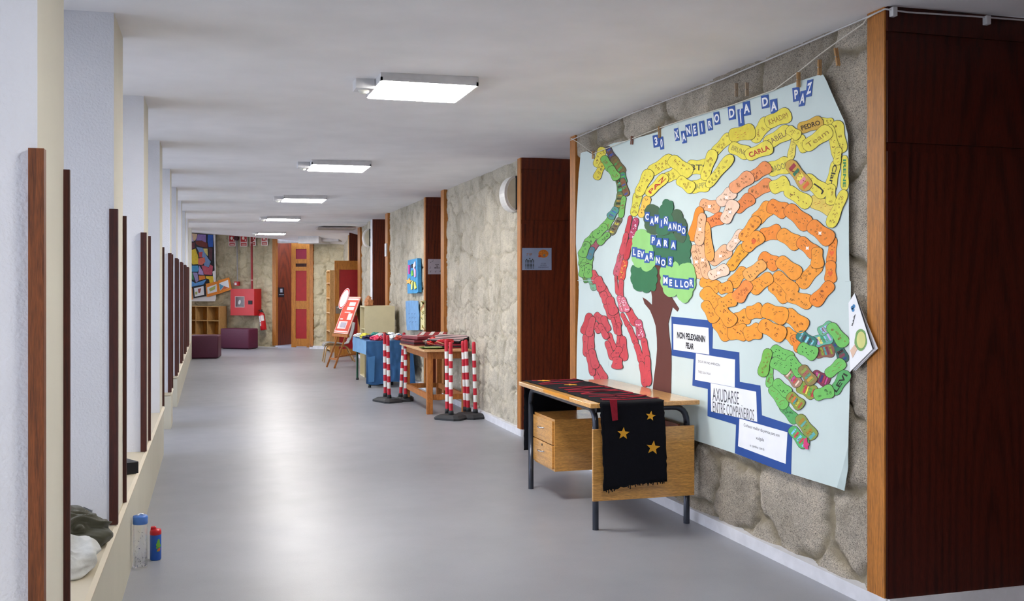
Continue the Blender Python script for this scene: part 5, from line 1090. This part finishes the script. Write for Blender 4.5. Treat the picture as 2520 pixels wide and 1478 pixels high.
def hbox(q, a0, a1, zz0, zz1, n0, n1, mi=0, rnd=0):
    q.prism([tuple(hcp(a, z, n0)) for a, z in ((a0, zz0), (a1, zz0), (a1, zz1), (a0, zz1))], (0, 0, 0), tuple(END_N * (n1 - n0)), mi)
hbox(q, .01, .99, .01, .99, 0, .008); q.build('door', P('#c4161c', .4, 0, .05), hc_)
q = MB(); hbox(q, .2, .6, .3, .72, .008, .014); q.build('window_rim', P('#b79a9a', .4), hc_)
q = MB(); hbox(q, .23, .57, .33, .69, .014, .017); q.build('dark_glass', P('#3a1a22', .15), hc_)
q = MB(); q.prism([tuple(hcp(.4 + .05 * math.cos(t) + .02 * math.sin(t), .5 + .09 * math.sin(t), .017)) for t in th_], (0, 0, 0), tuple(END_N * .003)); q.build('hose_glint', P('#c8c0c0', .4), hc_)
q = MB(); hbox(q, .76, .92, .42, .56, .008, .02); q.build('latch', M['rubber'], hc_)
# extinguisher, tilted on its hook
fx = thing('fire_extinguisher', tuple(endp(656, 811, .09)), 'red fire extinguisher with white labels hanging right of the hose cabinet', 'fire extinguisher')
A_ = endp(658, 811, .15); T_ = endp(652, 768, .15); ax = (T_ - A_).normalized(); Rm = Matrix.Translation(A_) @ ax.to_track_quat('Z', 'Y').to_matrix().to_4x4(); LL = (T_ - A_).length
def fxp(nm, mt, fn):
    q = MB(); q.X = Rm; fn(q); return q.build(nm, mt, fx)
fxp('cylinder', P('#b8121c', .3), lambda q: q.lathe([(0, 0), (.068, 0), (.072, .012), (.072, LL * .86), (.055, LL * .95), (.025, LL), (0, LL)], 0, 0, 0, 20))
fxp('valve', M['rubber'], lambda q: (q.lathe([(.02, LL), (.02, LL + .05), (0, LL + .05)], 0, 0, 0, 10), q.box(-.015, .015, -.06, .03, LL + .045, LL + .065)))
fxp('hose', M['rubber'], lambda q: q.tube([(-.02, 0, LL + .04), (-.07, 0, LL + .02), (-.092, 0, LL * .8), (-.09, 0, LL * .35)], .01, 0, 8))
lab = -math.atan2(C, -S) 
def fxlabel(q, a0, a1, z0, z1):
    inv = Rm.to_3x3().inverted(); d_ = inv @ Vector((-S, -C, 0)); base = math.atan2(d_.y, d_.x); k = 6
    vs = [(.0735 * math.cos(base + a0 + (a1 - a0) * i / k), .0735 * math.sin(base + a0 + (a1 - a0) * i / k), z) for i in range(k + 1) for z in (z0, z1)]
    q.add(vs, [(2 * i, 2 * i + 2, 2 * i + 3, 2 * i + 1) for i in range(k)])
fxp('label', P('#d8d4d4', .5), lambda q: (fxlabel(q, -.1, .85, LL * .52, LL * .82), fxlabel(q, -1.1, -.25, LL * .45, LL * .8), fxlabel(q, -1.1, -.4, LL * .25, LL * .42)))
# cube bookcase
bk = thing('cube_bookcase', tuple(endp(500, 850, .15)), 'low light wood cube bookcase against the end wall under the painted panel', 'bookcase')
c0 = endp(430, 752, .36); c1 = endp(565, 752, .0)
side_r = endp(560, 752, 0); base_o = side_r; W_ = 2.0; Dp = .29
ztop = endp(560, 752.5).z; zbot = 0.0
def bkb(q, a0, a1, o0, o1, z0, z1, mi=0):
    vs = []
    for o_ in (o0, o1):
        for a, z in ((a0, z0), (a1, z0), (a1, z1), (a0, z1)):
            p = side_r - END_U * a + END_N * o_; vs.append((p.x, p.y, z))
    q.add(vs, [(0, 1, 2, 3), (4, 7, 6, 5), (0, 4, 5, 1), (1, 5, 6, 2), (2, 6, 7, 3), (3, 7, 4, 0)], mi)
q = MB(); bkb(q, 0, .02, .03, .03 + Dp, 0, ztop); q.build('side_panel', M['lightwood'], bk); q = MB(); bkb(q, W_ - .02, W_, .03, .03 + Dp, 0, ztop); q.build('side_panel', M['lightwood'], bk)
q = MB(); bkb(q, 0.02, W_ - .02, .03, .045, 0.0, ztop - .02); q.build('back_panel', M['doorwood'], bk)
for z in (ztop - .02, ztop - .355, ztop - .69): q = MB(); bkb(q, .02, W_ - .02, .045, .03 + Dp, z, z + .02); q.build('shelf', M['lightwood'], bk)
for a in (.33, .66, .99, 1.32, 1.65): q = MB(); bkb(q, a, a + .018, .045, .027 + Dp, 0.0, ztop - .02); q.build('divider', M['lightwood'], bk)
# ottomans
VIN = P('#48102c', .5, 0, .12, 40, .25); VIN2 = P('#561435', .5, 0, .12, 40, .25)
def ottoman(c_, sx_, sy_, h, rz, mt, label):
    q = MB(); q.X = Matrix.Translation((c_[0], c_[1], 0)) @ Matrix.Rotation(rz, 4, 'Z')
    q.box(-sx_ / 2, sx_ / 2, -sy_ / 2, sy_ / 2, .012, h, 0, .03); q.box(-sx_ / 2 + .04, sx_ / 2 - .04, -sy_ / 2 + .04, sy_ / 2 - .04, 0, .02)
    q.X = None; tag(q.build('ottoman', mt), label, 'ottoman')
ottoman((-.115, 21.38), .55, .55, .46, -.12, VIN, 'square dark plum upholstered cube seat at the foot of the white pillars')
oc = on_z(612, 859.5) - END_U * .385 - END_N * .19
ottoman((oc.x, oc.y), .77, .38, .47, -.637, VIN2, 'long plum upholstered bench seat in front of the cube bookcase')

# ================================================================== THINGS ON THE LEDGE AND FLOOR
p = on_z(205, 1343, LZ)
def garment(name, c_, rx, ry, h, col, label, seed, folds=3.0, ang=.6):
    """crumpled cloth: a low heap with long soft folds and a turned-up hem"""
    bm = bmesh.new(); bmesh.ops.create_icosphere(bm, subdivisions=6, radius=1)
    ca, sa = math.cos(ang), math.sin(ang)
    for v in bm.verts:
        n_ = v.co.copy(); u_ = n_.x * ca + n_.y * sa; t_ = -n_.x * sa + n_.y * ca
        wv = Vector((u_ * .7, t_ * folds, n_.z * folds * .6)) + Vector((seed, seed * 2.7, 0))
        wv += Vector((0, 1, 0)) * mnoise.noise(n_ * 1.6 + Vector((0, 0, seed))) * 1.1
        r_ = math.exp(-(mnoise.noise(wv) * 4.2) ** 2); r2 = math.exp(-(mnoise.noise(wv * 1.9 + Vector((4, 1, 2))) * 4) ** 2)
        a = mnoise.noise(n_ * 1.2 + Vector((seed * 3, 0, 0)))
        n_ *= 1 + .4 * a + .2 * r_ + .05 * r2 - .1; n_.z = max(n_.z, -.35)
        v.co = (c_[0] + n_.x * rx, c_[1] + n_.y * ry, c_[2] + (n_.z + .35) * h)
    q = MB(); q.bm(bm, 0, True); return tag(q.build(name, P(col, .95, 0, .12, 40, .4, .2, .3)), label, 'garment')
g1_ = garment('olive_jacket', (-.54, 4.42, LZ), .13, .17, .10, '#4b4a3c', 'crumpled olive green jacket lying on the ledge behind a white garment', 3)
q = MB(); q.X = Matrix.Translation((-.50, 4.55, LZ + .095)) @ Matrix.Rotation(.5, 4, 'Y') @ Matrix.Rotation(.3, 4, 'X'); q.box(-.02, .02, -.003, .003, -.01, .02); q.build('care_tag', P('#9aa0a8', .5), g1_)
garment('white_sweater', (-.53, 3.99, LZ), .12, .15, .085, '#c9cac6', 'crumpled soft white sweater on the ledge beside the first dark wood strip', 8, 2.0)
q = MB(); q.X = Matrix.Translation((-.56, 6.05, LZ + .002)) @ Matrix.Rotation(.5, 4, 'Z'); q.box(-.11, .11, -.16, .16, 0, .065, 0, .004); tag(q.build('black_case', P('#0d0d10', .4)), 'flat black case on the ledge behind the second pair of wood strips', 'case')
# bottles
b1 = thing('water_bottle', (-.352, 5.55, 0), 'tall clear water bottle with blue lid standing by the ledge', 'bottle'); bx, by = -.352, 5.55
m_, n_, bb = mat_base('clear_plastic'); bb.inputs['Base Color'].default_value = (.95, .96, .98, 1); bb.inputs['Transmission Weight'].default_value = 1; bb.inputs['Roughness'].default_value = .05; bb.inputs['IOR'].default_value = 1.12; M['clear'] = m_
bb.inputs['Alpha'].default_value = .35
q = MB(); q.lathe([(0, .003), (.034, .003), (.0355, .012), (.0355, .22), (.033, .234), (.031, .236), (.0325, .22), (.0325, .015), (0, .012)], bx, by, 0, 28); q.build('body', M['clear'], b1)
q = MB(); q.lathe([(.035, .228), (.037, .23), (.037, .262), (.0345, .27), (.012, .272), (0, .272)], bx, by, 0, 28); ld = q.build('lid', P('#4a7acb', .35), b1)
q = MB(); q.tube([(bx - .012, by - .012, .274), (bx, by, .281), (bx + .014, by + .004, .275)], .004, 0, 8); q.build('spout', P('#dfe4ec', .2), ld)
q = MB(); rr = random.Random(11)
for k in range(95):
    a = rr.uniform(0, 6.283); z = .016 + .2 * rr.random() ** 2.2; r_ = .0315; s_ = rr.uniform(.002, .0052)
    c_ = Vector((bx + r_ * math.cos(a), by + r_ * math.sin(a), z)); t_ = Vector((-math.sin(a), math.cos(a), 0)); b2 = rr.uniform(0, 3)
    u_ = t_ * math.cos(b2) + Vector((0, 0, 1)) * math.sin(b2); v_ = t_ * -math.sin(b2) + Vector((0, 0, 1)) * math.cos(b2)
    q.add([tuple(c_ + u_ * s_), tuple(c_ + v_ * s_ * .4), tuple(c_ - u_ * s_), tuple(c_ - v_ * s_ * .4)], [(0, 1, 2, 3)], k % 2)
q.build('glitter', [P('#1c2a60', .4), P('#23252c', .4)], b1)['kind'] = 'stuff'
b2_ = thing('water_bottle', (-.285, 5.70, 0), 'short blue bottle with a red flip lid half hidden behind the clear bottle', 'bottle'); bx, by = -.285, 5.70
q = MB(); q.lathe([(0, 0), (.026, 0), (.029, .006), (.029, .132), (.027, .136)], bx, by, 0, 28); bd = q.build('body', P('#1754b0', .35), b2_)
q = MB(); q.lathe([(.028, .134), (.0295, .136), (.0295, .15), (.026, .162), (0, .164)], bx, by, 0, 28); q.box(bx - .024, bx + .002, by - .014, by + .014, .158, .176, 0, .004); q.build('lid', P('#c81f2c', .35), b2_)
q = MB()
for a, z, r_, mi in ((-1.05, .098, .009, 0), (-1.1, .085, .012, 0), (-.9, .078, .010, 0), (-1.25, .07, .007, 0), (-1.0, .056, .008, 1), (-.85, .06, .006, 1), (-1.2, .052, .005, 0), (-1.0, .108, .006, 0)):
    c_ = Vector((bx + .0293 * math.cos(a), by + .0293 * math.sin(a), z)); t_ = Vector((-math.sin(a), math.cos(a), 0)); n2 = Vector((math.cos(a), math.sin(a), 0))
    q.add([tuple(c_ + t_ * r_ * math.cos(6.283 * k / 9) + Vector((0, 0, r_ * math.sin(6.283 * k / 9))) + n2 * .0012) for k in range(9)], [tuple(range(9))], mi)
q.build('leaf_print', [P('#6fae3a', .5), P('#c8662a', .5)], bd)
